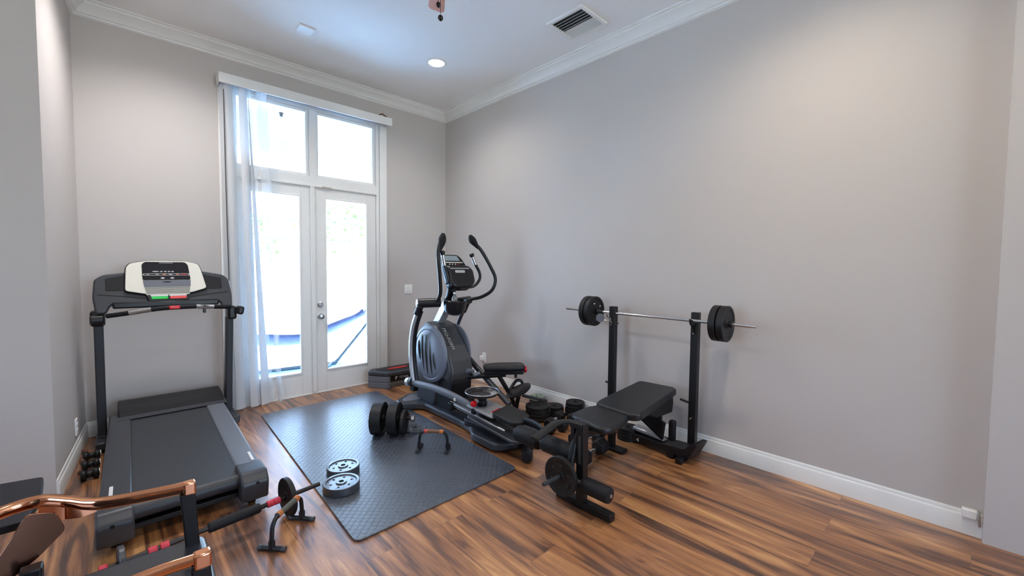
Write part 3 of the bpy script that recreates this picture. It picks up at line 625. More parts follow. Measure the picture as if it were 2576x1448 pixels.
for x, m in ((-.125, m_greyink), (-.065, m_greyink), (-.02, m_orange), (.02, m_cream), (.065, m_orange), (.11, m_redp)):
    bm = new(); prism(bm, CF, ell(x, .272, .012 if m is not m_redp else .022, .003, 16), .0368, .0375); obj('key', bm, m, tmc)
for x, w_ in ((-.075, .022), (-.038, .009), (-.013, .009), (.011, .009), (.034, .009)):
    bm = new(); prism(bm, CF, ell(x, .298, w_, .0045, 16), .034, .036); obj('button', bm, m_greyink, tmc)
for x in (-.032, .03):
    bm = new(); prism(bm, CF, ell(x, .240, .013, .007, 18), .034, .037); obj('button', bm, m_silver, tmc)
bm = new(); prism(bm, CF, [(-.150, .165), (-.156, .222), (.152, .222), (.148, .165)], .030, .034); obj('speaker_panel', bm, m_gray2, tmc)
bm = new(); prism(bm, CF, ell(-.005, .208, .028, .0045, 20), .034, .0352); obj('badge', bm, m_glossblack, tmc)
bm = new(); prism(bm, CF, [(-.140, .098), (-.150, .165), (.148, .165), (.138, .098)], .0301, .032); obj('speaker_grille', bm, m_cream, tmc)
for k in range(7):
    bm = new(); y = .106+k*.0085; prism(bm, CF, [(-.138-.0015*k, y), (-.138-.0015*k, y+.0035), (.138+.001*k, y+.0035), (.138+.001*k, y)], .032, .0335); obj('grille_slot', bm, m_gray, tmc)
bm = new(); prism(bm, CF, roundpoly([(-.125, .04), (-.14, .098), (.138, .098), (.128, .045)], .01), .0, .036); obj('button_tongue', bm, m_plast, tmc, .004)
for x0, x1, m in ((-.115, -.003, m_green), (.003, .118, m_red)):
    bm = new(); prism(bm, CF, rrect(x0, .082, x1, .094, .005), .036, .040); obj('speed_label', bm, m_ink, tmc, .001)
    bm = new(); prism(bm, CF, rrect(x0+.004, .058, x1-.002, .081, .008), .036, .041); obj('speed_key', bm, m, tmc, .002, label='green start key' if m is m_green else 'red stop key')
# handlebar
hb = [(-3.44, -.50, 1.052), (-3.30, -.565, 1.075), (-3.15, -.60, 1.098), (-3.04, -.605, 1.103), (-2.9, -.59, 1.103), (-2.75, -.55, 1.088), (-2.65, -.50, 1.078)]
bm = new(); tube(bm, hb, .018, 14); hbo = obj('handlebar', bm, m_foam, tm)
for a, b, in (((-3.315, -.561, 1.073), (-3.185, -.596, 1.095)), ((-2.905, -.591, 1.103), (-2.78, -.560, 1.092))):
    bm = new(); cyl(bm, a, b, .0195, n=18); obj('pulse_grip', bm, m_steel, hbo, label='silver pulse grip')
bm = new(); box(bm, (-3.045, -.615, 1.105), (.07, .035, .028)); obj('safety_clip', bm, m_redp, tm, .008, 3, label='red safety clip')
bm = new(); box(bm, (-2.845, -.575, 1.065), (.022, .02, .04)); obj('clip_hook', bm, m_plast, tm, .004)
# small things between treadmill and left wall
def dumb(lab, c, d, L, r, hl, hex_=True, m=m_rub, grp='hex dumbbells on the floor', hm=None, n=6, hr=.014):
    c = V(c); d = V(d).normalized(); t = thing('dumbbell', lab, 'dumbbell', (c.x, c.y, 0), grp)
    for s in (-1, 1):
        bm = new(); p = c+d*s*(L/2-hl/2); u, v = basis(d)
        RR = []
        for tt, k in ((-.5, .8), (-.32, 1), (.32, 1), (.5, .8)): RR.append(ring(bm, p+d*tt*hl, u, v, r*k, r*k, n, math.pi/6))
        skin(bm, RR); obj('head', bm, m, t, .004)
    bm = new(); tube(bm, [c-d*(L/2-hl*.9), c-d*(L/2-hl)*.5, c, c+d*(L/2-hl)*.5, c+d*(L/2-hl*.9)], lambda q: hr*(1+.18*math.sin(math.pi*q)), 16); obj('handle', bm, hm or m_chrome, t)
    return t
for i, (y, lab) in enumerate(((-.60, 'farthest'), (-.79, 'middle one'), (-.98, 'nearest'))):
    t = dumb('small black dumbbell with a white end between treadmill and left wall, %s of three' % lab, (-3.548, y, .036), (1, .1, 0), .09, .035, .03, m=m_rub, grp='small dumbbells by the left wall', hm=m_plast, n=12, hr=.02)
    bm = new(); cyl(bm, (-3.506, y+.004, .04), (-3.499, y+.005, .04), .022, n=16); obj('end_cap', bm, m_white, t, label='white end cap')
bm = new(); tube(bm, [(-3.60, -.86, .012), (-3.585, -.72, .03), (-3.60, -.58, .012), (-3.575, -.48, .02), (-3.60, -.40, .012)], .011, 10, rv=.02); tag(obj('leather_strap', bm, m_brown), 'crumpled brown strap on the floor along the left baseboard', 'strap')

# ------------------------------------------------------------------ aerobic step
st = thing('aerobic_step', 'black and red aerobic step platform on grey risers below the light switch', 'step platform', (-.85, -.25, 0))
bm = new(); prism(bm, XY, roundpoly([(-1.225, -.16), (-1.08, -.38), (-.50, -.40), (-.40, -.22), (-.50, -.08), (-1.14, -.06)], .03, 4), .145, .195); obj('platform', bm, m_gray, st, .014, 3)
bm = new(); prism(bm, XY, roundpoly([(-1.12, -.14), (-1.05, -.33), (-.53, -.35), (-.46, -.22), (-.53, -.12)], .03, 4), .192, .199); obj('tread', bm, m_rub, st, .003)
bm = new(); prism(bm, XY, ell(-.86, -.22, .14, .035, 28), .199, .2015); obj('red_oval', bm, m_redp, st, label='red oval on the tread')
bm = new(); prism(bm, XY, roundpoly([(-1.035, -.365), (-.50, -.385), (-.45, -.22), (-.52, -.1), (-1.035, -.09)], .01, 4), .07, .146); obj('skirt', bm, m_plast, st, .008)
for x0, x1 in ((-1.225, -1.0), (-.56, -.40)):
    bm = new()
    P = [(-1.222, -.16), (-1.078, -.378), (-1.035, -.38), (-1.035, -.07), (-1.15, -.062)] if x0 < -1 else [(-.58, -.38), (-.50, -.395), (-.41, -.22), (-.5, -.09), (-.58, -.09)]
    prism(bm, XY, roundpoly(P, .02), 0, .07); obj('riser', bm, m_gray2, st, .006)
    bm = new(); prism(bm, XY, roundpoly(P, .02), .072, .144); obj('riser', bm, m_gray2, st, .006)
text('lettering', 'TITAN', Fr((-.925, -.3722, .115), (1, -.037, 0), (0, 0, 1)), .042, m_ink, st, ax='LEFT')
bm = new(); FT = Fr((-.955, -.3705, .115), (1, -.037, 0), (0, 0, 1)); prism(bm, FT, [(-.02, .012), (-.005, .022), (.015, .018), (.01, .012), (-.006, .012), (-.006, .004), (.006, .004), (.004, -.002), (-.006, -.002), (-.008, -.022), (-.018, -.012)], -.004, .001); obj('emblem', bm, m_ink, st)

# ------------------------------------------------------------------ elliptical trainer
el = thing('elliptical_trainer', 'grey and black elliptical trainer with tall curved handles in the corner', 'elliptical trainer', (-1.0, -1.8, 0))
bm = new(); prism(bm, XY, roundpoly([(-1.345, -1.16), (-1.33, -1.03), (-1.10, -.90), (-.86, -.90), (-.62, -1.03), (-.61, -1.14), (-.86, -1.24), (-.84, -1.95), (-.76, -2.15), (-.70, -2.2), (-.70, -2.5), (-.83, -2.60), (-1.14, -2.62), (-1.285, -2.53), (-1.285, -2.23), (-1.20, -2.12), (-1.175, -1.95), (-1.165, -1.30)], .05, 5), .0135, .08); obj('base', bm, m_gray, el, .018, 3)
for x, y in ((-.70, -1.08), (-.98, -1.0), (-.95, -1.7), (-.80, -2.4), (-1.12, -2.5), (-1.12, -2.3)):
    bm = new(); cyl(bm, (x, y, 0), (x, y, .03), .03, n=16); obj('levelling_foot', bm, m_rub, el)
bm = new(); prism(bm, XY, roundpoly([(-1.20, -2.0), (-1.20, -2.45), (-1.10, -2.52), (-.85, -2.52), (-.78, -2.45), (-.80, -2.0)], .05, 5), .06, .13); obj('base_hump', bm, m_black, el, .02, 3)
bm = new(); prism(bm, XY, roundpoly([(-1.28, -1.13), (-1.26, -1.06), (-1.10, -.96), (-1.06, -1.12), (-1.12, -1.20)], .03, 4), .07, .085); obj('foot_cap', bm, m_gray2, el, .005)
# shroud
SH = [(-1.08, .06), (-1.03, .35), (-1.07, .62), (-1.17, .83), (-1.27, .905), (-1.41, .872), (-1.55, .74), (-1.67, .57), (-1.715, .43), (-1.68, .34)]
def yz(x): return Fr((x, 0, 0), (0, 1, 0), (0, 0, 1))
bm = new(); prism(bm, yz(0), roundpoly(SH+[(-1.50, .38), (-1.44, .06)], .05, 4), -1.115, -.845); obj('shroud', bm, m_gray, el, .03, 3)
bm = new(); prism(bm, yz(0), roundpoly([(-1.30, .07), (-1.40, .55), (-1.55, .42), (-1.70, .36), (-1.68, .07)], .03, 4), -1.10, -.86); obj('lower_cover', bm, m_black, el, .015)
bm = new(); prism(bm, yz(0), roundpoly([(-1.58, .70), (-1.685, .56), (-1.725, .43), (-1.685, .345), (-1.53, .43), (-1.51, .55)], .03, 4), -1.10, -.86); obj('rear_cover', bm, mat('rear_cover_grey', (.06, .06, .065), .3), el, .02, 3)
bm = new(); prism(bm, yz(0), roundpoly([(-1.12, .60), (-1.19, .82), (-1.28, .89), (-1.40, .86), (-1.50, .78), (-1.60, .66), (-1.62, .50), (-1.55, .70), (-1.40, .82), (-1.25, .80), (-1.16, .70)], .02, 3), -1.122, -1.10); obj('shroud_rib', bm, m_gray2, el, .006)
for x, s in ((-1.112, -1), (-.848, 1)):
    bm = new(); lathe(bm, (x, -1.365, .585), (s, 0, 0), [(0, .285), (.022, .28), (.032, .262), (.034, .25), (.030, .243), (.034, .238), (.042, .20), (.048, .12), (.05, .02)], 56); obj('side_disc', bm, m_disc, el)
    bm = new()
    for k, (dy, h0, h1) in enumerate(((.14, -.08, .12), (.08, -.17, .19), (.01, -.20, .19), (-.065, -.19, .14), (-.125, -.13, .04))):
        tube(bm, [(x+s*.044, -1.365+dy-.02, .585+h0), (x+s*.050, -1.365+dy, .585+(h0+h1)/2), (x+s*.046, -1.365+dy+.015, .585+h1)], lambda q: .001+.011*math.sin(math.pi*min(max(q, .02), .98)), 8)
    obj('disc_fin', bm, m_plast, el)
FT = Fr((-1.03, -1.545, .750), (0, -.68, -.73), (1, 0, 0))
text('lettering', 'PRO-FORM', FT, .05, m_greyink, el, .001, spacing=1.05)
# mast
bm = new(); R4 = []
for p in ((-.98, -1.27, .84), (-.98, -1.50, 1.13)):
    R4.append([bm.verts.new((p[0]+a, p[1]+b, p[2]+.4*b)) for a, b in ((-.042, -.042), (.042, -.042), (.042, .042), (-.042, .042))])
skin(bm, R4); obj('mast', bm, m_silver, el, .008)
bm = new(); tube(bm, [(-.98, -1.46, 1.08), (-.985, -1.53, 1.22), (-.99, -1.56, 1.36)], .045, 18); obj('neck', bm, m_plast, el)
bm = new(); lathe(bm, (-.985, -1.58, .985), (0, -.1, 1), [(0, .05), (.02, .085), (.06, .105), (.14, .115), (.15, .108), (.13, .10), (.09, .09)], 28); obj('cup_holder', bm, m_plast, el)
# pivot housings and levers
bm = new(); cyl(bm, (-1.285, -1.40, 1.10), (-1.09, -1.50, 1.105), .045, n=26); obj('pivot_housing', bm, m_plast, el, .01)
bm = new(); cyl(bm, (-.90, -1.50, 1.10), (-.70, -1.46, 1.11), .042, n=26); obj('pivot_housing', bm, m_plast, el, .01)
bm = new(); lathe(bm, (-1.285, -1.40, 1.10), (-.9, .45, 0), [(0, .047), (.012, .04), (.018, .01)], 26); obj('pivot_cap', bm, m_silver, el)
bm = new(); tube(bm, [(-1.265, -1.42, 1.08), (-1.275, -1.37, .99)], .034, 16); obj('lever_joint', bm, m_plast, el, .006)
bm = new(); tube(bm, [(-1.27, -1.39, 1.03), (-1.265, -1.30, .90), (-1.255, -1.235, .75), (-1.25, -1.215, .58), (-1.25, -1.235, .42), (-1.25, -1.275, .27)], .022, 16, rv=.03); obj('lever', bm, m_silver, el)
bm = new(); tube(bm, [(-1.258, -1.42, 1.02), (-1.25, -1.335, .90), (-1.24, -1.27, .75), (-1.235, -1.25, .58), (-1.235, -1.27, .42), (-1.235, -1.31, .27)], .02, 14); obj('lever_cover', bm, m_plast, el)
bm = new(); tube(bm, [(-.74, -1.46, 1.08), (-.73, -1.39, .99)], .032, 16); obj('lever_joint', bm, m_plast, el)
bm = new(); tube(bm, [(-.735, -1.42, 1.03), (-.725, -1.32, .90), (-.72, -1.25, .78), (-.72, -1.22, .67)], .021, 14); obj('lever', bm, m_gray, el)
bm = new(); tube(bm, [(-.72, -1.14, .69), (-.72, -1.26, .615)], .042, 14); obj('link_joint', bm, m_plast, el, .006)
bm = new(); tube(bm, [(-.72, -1.22, .64), (-.72, -1.78, .33), (-.72, -2.1, .16)], .027, 16, rv=.03); obj('pedal_arm', bm, m_gray, el)
# left pedal arm
bm = new(); tube(bm, [(-1.25, -1.17, .281), (-1.25, -1.40, .303), (-1.25, -1.65, .318), (-1.25, -1.90, .315), (-1.245, -2.12, .29), (-1.235, -2.30, .255)], .025, 18, rv=.034, up=(0, 0, 1)); obj('pedal_arm', bm, m_gray2, el)
bm = new(); cyl(bm, (-1.25, -1.155, .282), (-1.25, -1.21, .292), .047, n=20); obj('arm_cap', bm, m_silver, el, .006)
bm = new(); cyl(bm, (-1.25, -1.24, .298), (-1.25, -1.27, .305), .05, n=20); obj('arm_collar', bm, m_plast, el, .004)
bm = new(); box(bm, (-1.25, -1.27, .25), (.06, .07, .07)); obj('lever_bracket', bm, m_plast, el, .01)
bm = new(); prism(bm, Fr((-1.2815, -2.0, .305), (0, -1, -.1), (0, 0, 1)), rrect(-.012, -.012, .012, .012, .002), -.004, .003); obj('sticker', bm, m_cream, el)
bm = new(); tube(bm, [(-1.215, -1.85, .225), (-1.215, -2.2, .205), (-1.21, -2.58, .17)], .022, 14); obj('guide_rail', bm, m_steel, el)
bm = new(); tube(bm, [(-1.03, -1.85, .20), (-1.03, -2.2, .19), (-1.03, -2.58, .16)], .022, 14); obj('guide_rail', bm, m_steel, el)
bm = new(); box(bm, (-1.12, -1.88, .21), (.26, .07, .06)); obj('rail_bracket', bm, m_black, el, .01)
# pedal
PD = Fr((0, 0, .25), (1, 0, 0), (0, 1, .06))
bm = new(); prism(bm, PD, roundpoly([(-1.28, -2.16), (-1.30, -2.74), (-1.22, -2.80), (-1.05, -2.76), (-1.0, -2.66), (-1.03, -2.12)], .03, 4), .06, .085); obj('pedal_frame', bm, m_gray, el, .008)
bm = new(); prism(bm, PD, roundpoly([(-1.265, -2.46), (-1.275, -2.70), (-1.20, -2.75), (-1.07, -2.70), (-1.04, -2.62), (-1.03, -2.41)], .03, 4), .175, .21); obj('pedal', bm, m_rub, el, .010, 3)
bm = new(); prism(bm, PD, roundpoly([(-1.275, -2.14), (-1.27, -2.48), (-1.04, -2.43), (-1.05, -2.12)], .03, 4), .155, .178); obj('pedal_cover', bm, mat('smoky_grey_cover', (.3, .31, .33), .2), el, .008)
bm = new(); box(bm, (-1.15, -2.6, .262), (.14, .2, .05)); obj('pedal_block', bm, m_black, el, .006)
bm = new(); box(bm, (-1.15, -2.25, .24), (.12, .2, .05)); obj('pedal_block', bm, m_black, el, .006)
bm = new(); prism(bm, PD, [(-1.22, -2.445), (-1.21, -2.40), (-1.10, -2.375), (-1.11, -2.42)], .176, .181); obj('red_label', bm, m_redp, el)
# moving handles
bm = new(); tube(bm, [(-1.15, -1.53, 1.12), (-1.145, -1.575, 1.20), (-1.165, -1.60, 1.32), (-1.19, -1.62, 1.45), (-1.20, -1.62, 1.58), (-1.17, -1.60, 1.67), (-1.145, -1.60, 1.735)], .0185, 16); mh = obj('moving_handle', bm, m_plast, el)
bm = new(); tube(bm, [(-1.175, -1.605, 1.60), (-1.155, -1.60, 1.65), (-1.14, -1.60, 1.71), (-1.13, -1.60, 1.768)], lambda q: .017+.020*math.sin(min(q*1.05, 1)**1.6*math.pi), 16); obj('hand_grip', bm, m_foam, mh)
bm = new(); tube(bm, [(-.80, -1.50, 1.115), (-.73, -1.53, 1.125), (-.66, -1.61, 1.15), (-.585, -1.68, 1.22), (-.56, -1.70, 1.335), (-.61, -1.68, 1.46), (-.69, -1.63, 1.62), (-.75, -1.60, 1.69), (-.80, -1.60, 1.74)], .0175, 16); mh = obj('moving_handle', bm, m_plast, el)
bm = new(); tube(bm, [(-.715, -1.615, 1.645), (-.75, -1.605, 1.685), (-.785, -1.60, 1.725), (-.812, -1.60, 1.768)], lambda q: .017+.020*math.sin(min(q*1.05, 1)**1.6*math.pi), 16); obj('hand_grip', bm, m_foam, mh)
# fixed pulse grips
for P, sgl in (([(-.99, -1.56, 1.27), (-1.03, -1.60, 1.25), (-1.07, -1.63, 1.28), (-1.10, -1.63, 1.36), (-1.125, -1.61, 1.48), (-1.14, -1.60, 1.59)], 1),
               ([(-.93, -1.55, 1.27), (-.86, -1.58, 1.25), (-.77, -1.62, 1.265), (-.71, -1.63, 1.33), (-.705, -1.62, 1.40), (-.755, -1.61, 1.49), (-.79, -1.60, 1.575)], -1)):
    bm = new(); tube(bm, P, .015, 14); fh = obj('fixed_handle', bm, m_plast, el)
    bm = new(); a, b = V(P[-2]), V(P[-1]); cyl(bm, a+(a-b)*.15, b-(b-a)*.25, .0175, n=16); obj('pulse_sensor', bm, m_steel, fh)
    bm = new(); tube(bm, [b-(b-a)*.22, b, b+(b-a)*.12], lambda q: .019+.006*math.sin(q*3.1), 12); obj('thumb_pod', bm, m_plast, fh)
# console
CO = Fr((-.975, -1.655, 1.27), (1, -.10, 0), (0, .42, .91))
bm = new(); prism(bm, CO, roundpoly([(-.13, .03), (-.14, .30), (-.11, .335), (.05, .335), (.09, .30), (.15, .17), (.15, .03)], .02, 4), -.045, .0); elc = obj('console_body', bm, m_plast, el, .010, 3)
bm = new(); prism(bm, CO, roundpoly([(-.10, .265), (-.10, .32), (.04, .32), (.065, .265)], .01), 0, .004); obj('display', bm, m_lcd, elc, .001)
bm = new(); prism(bm, CO, roundpoly([(-.105, .22), (-.105, .328), (.048, .328), (.09, .22)], .01), -.001, .002); obj('display_bezel', bm, m_glossblack, elc)
for y, w0, w1, m in ((.247, -.13, .09, m_cream), (.205, -.11, .12, m_steel), (.165, -.10, .14, m_steel)):
    bm = new(); prism(bm, CO, rrect(w0, y-.004, w1, y+.004, .003), 0, .005); obj('console_strip', bm, m, elc)
for k in range(4):
    bm = new(); prism(bm, CO, ell(-.06+k*.032, .228, .007, .005, 12), .001, .006); obj('key', bm, m_cream if k < 3 else m_redp, elc)
bm = new(); prism(bm, CO, roundpoly([(-.11, .0), (-.12, .17), (-.09, .20), (.13, .20), (.17, .15), (.165, .03), (.11, -.03), (-.07, -.03)], .025, 4), -.07, .045); obj('console_pod', bm, m_plast, elc, .02, 3)
bm = new(); prism(bm, CO, rrect(-.045, .118, .065, .145, .012), .045, .048); obj('badge', bm, m_greyink, elc)
bm = new(); prism(bm, CO, rrect(-.09, .158, .12, .170, .004), .045, .048); obj('console_strip', bm, m_steel, elc)
bt = thing('water_bottle', 'clear plastic bottle in the cup holder of the elliptical trainer', 'bottle', (-1.0, -1.60, 1.075))
bm = new(); lathe(bm, (-1.0, -1.605, 1.072), (0, 0, 1), [(0, .026), (.01, .03), (.05, .03), (.055, .027), (.06, .03), (.085, .026), (.105, .013), (.12, .012)], 20); obj('bottle_body', bm, m_clear, bt)
bm = new(); cyl(bm, (-1.0, -1.605, 1.192), (-1.0, -1.605, 1.208), .014, n=16); obj('cap', bm, m_white, bt)
# round ribbed dish with red knob
ds = thing('twist_dish', 'round black dish with a ribbed inside and a red ball knob under it', 'twist board', (-1.18, -2.25, .30))
cD = V((-1.178, -2.248, .405))
bm = new(); lathe(bm, cD-V((0, 0, .04)), (0, 0, 1), [(0, .05), (.008, .09), (.02, .125), (.038, .142), (.046, .145), (.048, .141), (.034, .132), (.022, .118), (.018, .02)], 48); obj('dish', bm, m_plast, ds)
for k in range(14):
    a = math.radians(-75+k*9); p0 = cD+V((math.cos(a)*.075, math.sin(a)*.075, -.018)); p1 = cD+V((math.cos(a)*.125, math.sin(a)*.125, -.008)); bm = new(); cyl(bm, p0, p1, .0025, n=6); obj('rib', bm, m_steel, ds)
bm = new(); lathe(bm, cD-V((0, 0, .115)), (0, 0, 1), [(0, .04), (.03, .045), (.05, .035), (.08, .05)], 24); obj('stem', bm, m_plast, ds)
bm = new(); RR = [cD+V((math.cos(a*math.pi/24)*.1425, math.sin(a*math.pi/24)*.1425, .007)) for a in range(49)]; tube(bm, RR, .0035, 8, sm=False); obj('rim', bm, m_steel, ds, label='bright rim')
bm = new(); lathe(bm, (-1.262, -2.245, .33), (-.72, -.69, 0), [(-.03, .008), (0, .012), (.004, .02), (.016, .027), (.028, .027), (.038, .018), (.042, .004)], 10); obj('knob', bm, m_redp, ds, label='red ball knob')
bm = new(); box(bm, (-1.262, -2.245, .262), (.03, .045, .05)); obj('clamp', bm, m_plast, ds, .005)

# ------------------------------------------------------------------ bench press rack
rk = thing('bench_press_rack', 'black weight bench with tall square rack posts along the right wall', 'weight bench', (-.7, -3.3, 0))
for x, y in ((-.15, -3.58), (-.22, -2.89)):
    bm = new(); box(bm, (x, y, .56), (.052, .056, 1.12)); obj('post', bm, m_black, rk, .003)
    bm = new(); box(bm, (x-.06, y, .022), (.36 if y < -3 else .40, .05, .04)); obj('post_foot', bm, m_black, rk, .006)
    bm = new(); cyl(bm, (x-.045, y, .96), (x+.035, y, .96), .005, n=8); cyl(bm, (x-.05, y, .30), (x+.04, y, .30), .007, n=8); obj('pin', bm, m_steel, rk)
for (x, y), m in (((-.15, -3.58), m_black), ((-.22, -2.89), m_chrome)):
    bm = new(); tube(bm, [(x-.03, y, .97), (x-.05, y, 1.0), (x-.055, y, 1.02), (x-.02, y+.0, 1.032), (x-.085, y, 1.032), (x-.105, y, 1.07)][0:3]+[(x-.075, y, 1.025), (x-.098, y, 1.045), (x-.102, y, 1.075)], .008, 10); obj('hook', bm, m, rk)
bm = new(); tube(bm, [(-.185, -3.56, .07), (-.215, -2.91, .07)], .02, 12); obj('cross_bar', bm, m_black, rk)
bm = new(); box(bm, (-.72, -3.335, .385), (1.22, .05, .05)); obj('main_tube', bm, m_black, rk, .004)
bm = new(); tube(bm, [(-.22, -3.335, .385), (-.19, -3.335, .07)], .022, 10); obj('tube_joint', bm, m_black, rk)
bm = new(); prism(bm, XZ, [(-.62, .40), (-.24, .46), (-.23, .40), (-.25, .33), (-.5, .345)], 3.22, 3.46); obj('pad_bracket', bm, m_black, rk, .006)
SP = XY
bm = new(); prism(bm, SP, roundpoly([(-1.15, -3.155), (-1.225, -3.46), (-1.15, -3.505), (-.86, -3.455), (-.84, -3.18), (-.93, -3.145)], .06, 6), .408, .455); obj('seat_pad', bm, m_leather, rk, .018, 4)
BP = Fr((0, 0, .478), (1, 0, .06), (0, 1, 0))
bm = new(); prism(bm, BP, roundpoly([(-.87, -3.17), (-.89, -3.47), (-.84, -3.52), (-.20, -3.47), (-.17, -3.43), (-.19, -3.14), (-.80, -3.15)], .05, 5), -.01, .045); obj('back_pad', bm, m_leather, rk, .016, 4)
bm = new(); prism(bm, Fr((0, 0, .42), (1, 0, .03), (0, 1, 0)), [(-.84, -3.25), (-.84, -3.42), (-.24, -3.42), (-.24, -3.25)], 0, .045); obj('pad_support', bm, m_black, rk, .005)
bm = new(); box(bm, (-.52, -3.09, .20), (.045, .05, .40)); box(bm, (-.52, -3.20, .385), (.045, .26, .04)); obj('middle_leg', bm, m_black, rk, .004)
bm = new(); box(bm, (-.52, -3.10, .012), (.09, .22, .024)); obj('leg_plate', bm, m_black, rk, .004)
bm = new(); box(bm, (-1.37, -3.43, .26), (.052, .052, .52)); obj('front_post', bm, m_black, rk, .004)
bm = new(); box(bm, (-1.3975, -3.43, .36), (.004, .018, .17)); obj('post_slot', bm, m_dark, rk)
bm = new(); box(bm, (-1.375, -3.372, .39), (.05, .022, .24)); box(bm, (-1.375, -3.40, .50), (.055, .09, .035)); obj('pivot_bracket', bm, m_black, rk, .004)
for y in (-3.58, -2.89):
    bm = new(); cyl(bm, (-.19, y+.02, .42), (-.19, y+.085, .43), .009, n=10); obj('lock_pin', bm, m_plast, rk)
bm = new(); box(bm, (-1.366, -3.447, .024), (.056, .40, .046)); obj('front_foot', bm, m_black, rk, .006)
# leg developer
bm = new(); tube(bm, [(-1.35, -3.385, .47), (-1.40, -3.385, .36), (-1.43, -3.39, .25), (-1.43, -3.40, .14)], .022, 12); obj('swing_arm', bm, m_black, rk)
for y0, y1, x, z, r in ((-3.12, -3.37, -1.37, .305, .056), (-2.86, -3.08, -1.36, .29, .056), (-3.47, -3.66, -1.41, .175, .047)):
    bm = new(); P = [V((x, y0, z)), V((x, y1, z))]; u = P[1]-P[0]
    lathe(bm, P[0], u, [(0, r*.55), (.006, r*.92), (.018, r), (u.length-.018, r), (u.length-.006, r*.92), (u.length, r*.55)], 32); obj('foam_roller', bm, m_foam, rk)
bm = new(); cyl(bm, (-1.37, -2.84, .30), (-1.37, -3.40, .30), .012, n=12); cyl(bm, (-1.41, -3.38, .175), (-1.41, -3.665, .175), .011, n=12); obj('roller_axle', bm, m_steel, rk)
bm = new(); cyl(bm, (-1.37, -3.372, .305), (-1.37, -3.382, .305), .05, n=28); obj('roller_end_disc', bm, m_plast, rk, .003)
bm = new(); box(bm, (-1.395, -3.388, .30), (.018, .006, .018)); obj('size_sticker', bm, m_cream, rk)
bm = new(); tube(bm, [(-1.33, -3.40, .475), (-1.24, -3.30, .43), (-1.22, -3.24, .435), (-1.32, -3.20, .445), (-1.42, -3.20, .43), (-1.55, -3.20, .40)], .012, 10, rv=.036, up=(0, 1, 0)); obj('curl_bracket', bm, m_black, rk)
bm = new(); tube(bm, [(-1.16, -2.72, .285), (-1.18, -2.85, .30), (-1.22, -2.97, .30), (-1.30, -3.02, .29)], .012, 10, rv=.028); obj('curl_bracket', bm, m_black, rk)
bm = new(); cyl(bm, (-1.40, -3.35, .20), (-1.63, -3.35, .20), .0125, n=16); obj('plate_peg', bm, m_gray, rk, .002)
plate('weight_plate', 'black round plate hanging on the leg developer peg at the front of the bench', (-1.475, -3.352, .20), (-1, 0, 0), .118, .028, m_rub)
for a, b in ((.03, .075), (.055, -.045), (-.07, -.04)): pass
# barbell on the rack
bar = thing('barbell', 'long chrome barbell with black plates resting on the rack hooks', 'barbell', (-.22, -3.2, 1.05))
BX = -.222; BZ = 1.062
bm = new(); cyl(bm, (BX, -2.37, BZ), (BX, -4.02, BZ), .0125, n=18); obj('bar', bm, m_chrome, bar)
for y in (-2.63, -2.685, -3.765, -3.82): plate('plate', '', (BX, y, BZ), (0, 1, 0), .135 if y > -3 else .13, .045, m_rub, parent=bar, marks=False)
for y in (-2.725, -2.60, -3.73, -3.86): bm = new(); cyl(bm, (BX, y-.012, BZ), (BX, y+.012, BZ), .024, n=18); obj('collar', bm, m_plast, bar, .003)
for y0, s in ((-2.708, -1), (-3.742, 1)):
    fr = Fr((BX, y0+s*.0, BZ), (-1, 0, 0), (0, 0, 1)) if s < 0 else Fr((BX, y0, BZ), (1, 0, 0), (0, 0, 1))
bm = new(); fr = Fr((BX, -2.7085, BZ), (1, 0, 0), (0, 0, 1))
for x_, z_ in ((-.03, .07), (.06, .045), (.01, -.08)):
    bm = new(); prism(bm, fr, ell(x_, z_, .009, .006, 10), -.001, .002); obj('plate_number', bm, m_ink, bar)
bm = new(); lathe(bm, (-.29, -2.80, 1.015), (-.7, -.7, 0), [(0, .036), (.004, .038), (.01, .036), (.012, .02)], 28); obj('rack_disc', bm, m_gray2, rk)
bm = new(); tube(bm, [(-.28, -2.80, 1.0), (-.25, -2.86, .99), (-.22, -2.92, .965), (-.24, -2.96, .985)], .005, 8); obj('rack_chain', bm, m_steel, rk)

# ------------------------------------------------------------------ utility bench with red cap by the wall
ub = thing('folding_bench', 'low black padded bench with a red end cap between elliptical trainer and right wall', 'weight bench', (-.55, -1.8, 0))
FB = Fr((-.60, -1.88, .44), (.79, -.61, .02), (.61, .79, 0))
bm = new(); prism(bm, FB, roundpoly([(-.20, -.06), (-.20, .08), (-.06, .12), (.17, .10), (.21, .06), (.21, -.08), (.0, -.10)], .03, 4), 0, .045); obj('bench_pad', bm, m_leather, ub, .016, 3)
bm = new(); prism(bm, FB, roundpoly([(-.19, -.05), (-.19, .05), (.20, .05), (.20, -.07)], .02, 3), -.045, 0); obj('pad_base', bm, m_plast, ub, .01)
bm = new(); p = FB.at(.215, 0, -.01); lathe(bm, p, FB.u, [(-.02, .02), (0, .034), (.015, .03), (.022, .01)], 14); obj('red_end_cap', bm, m_redp, ub, label='red end cap')
bm = new(); q0 = FB.at(-.42, -.02, -.06); q1 = FB.at(.02, 0, -.055); tube(bm, [q0, q1], .026, 12); obj('spine_tube', bm, m_black, ub)
bm = new(); tube(bm, [FB.at(-.05, 0, -.06), FB.at(.06, .02, -.26), FB.at(.12, .03, -.40)], .022, 12); obj('rear_leg', bm, m_black, ub)
bm = new(); tube(bm, [FB.at(-.40, -.02, -.06), FB.at(-.42, -.02, -.40)], .022, 12); obj('front_leg', bm, m_black, ub)
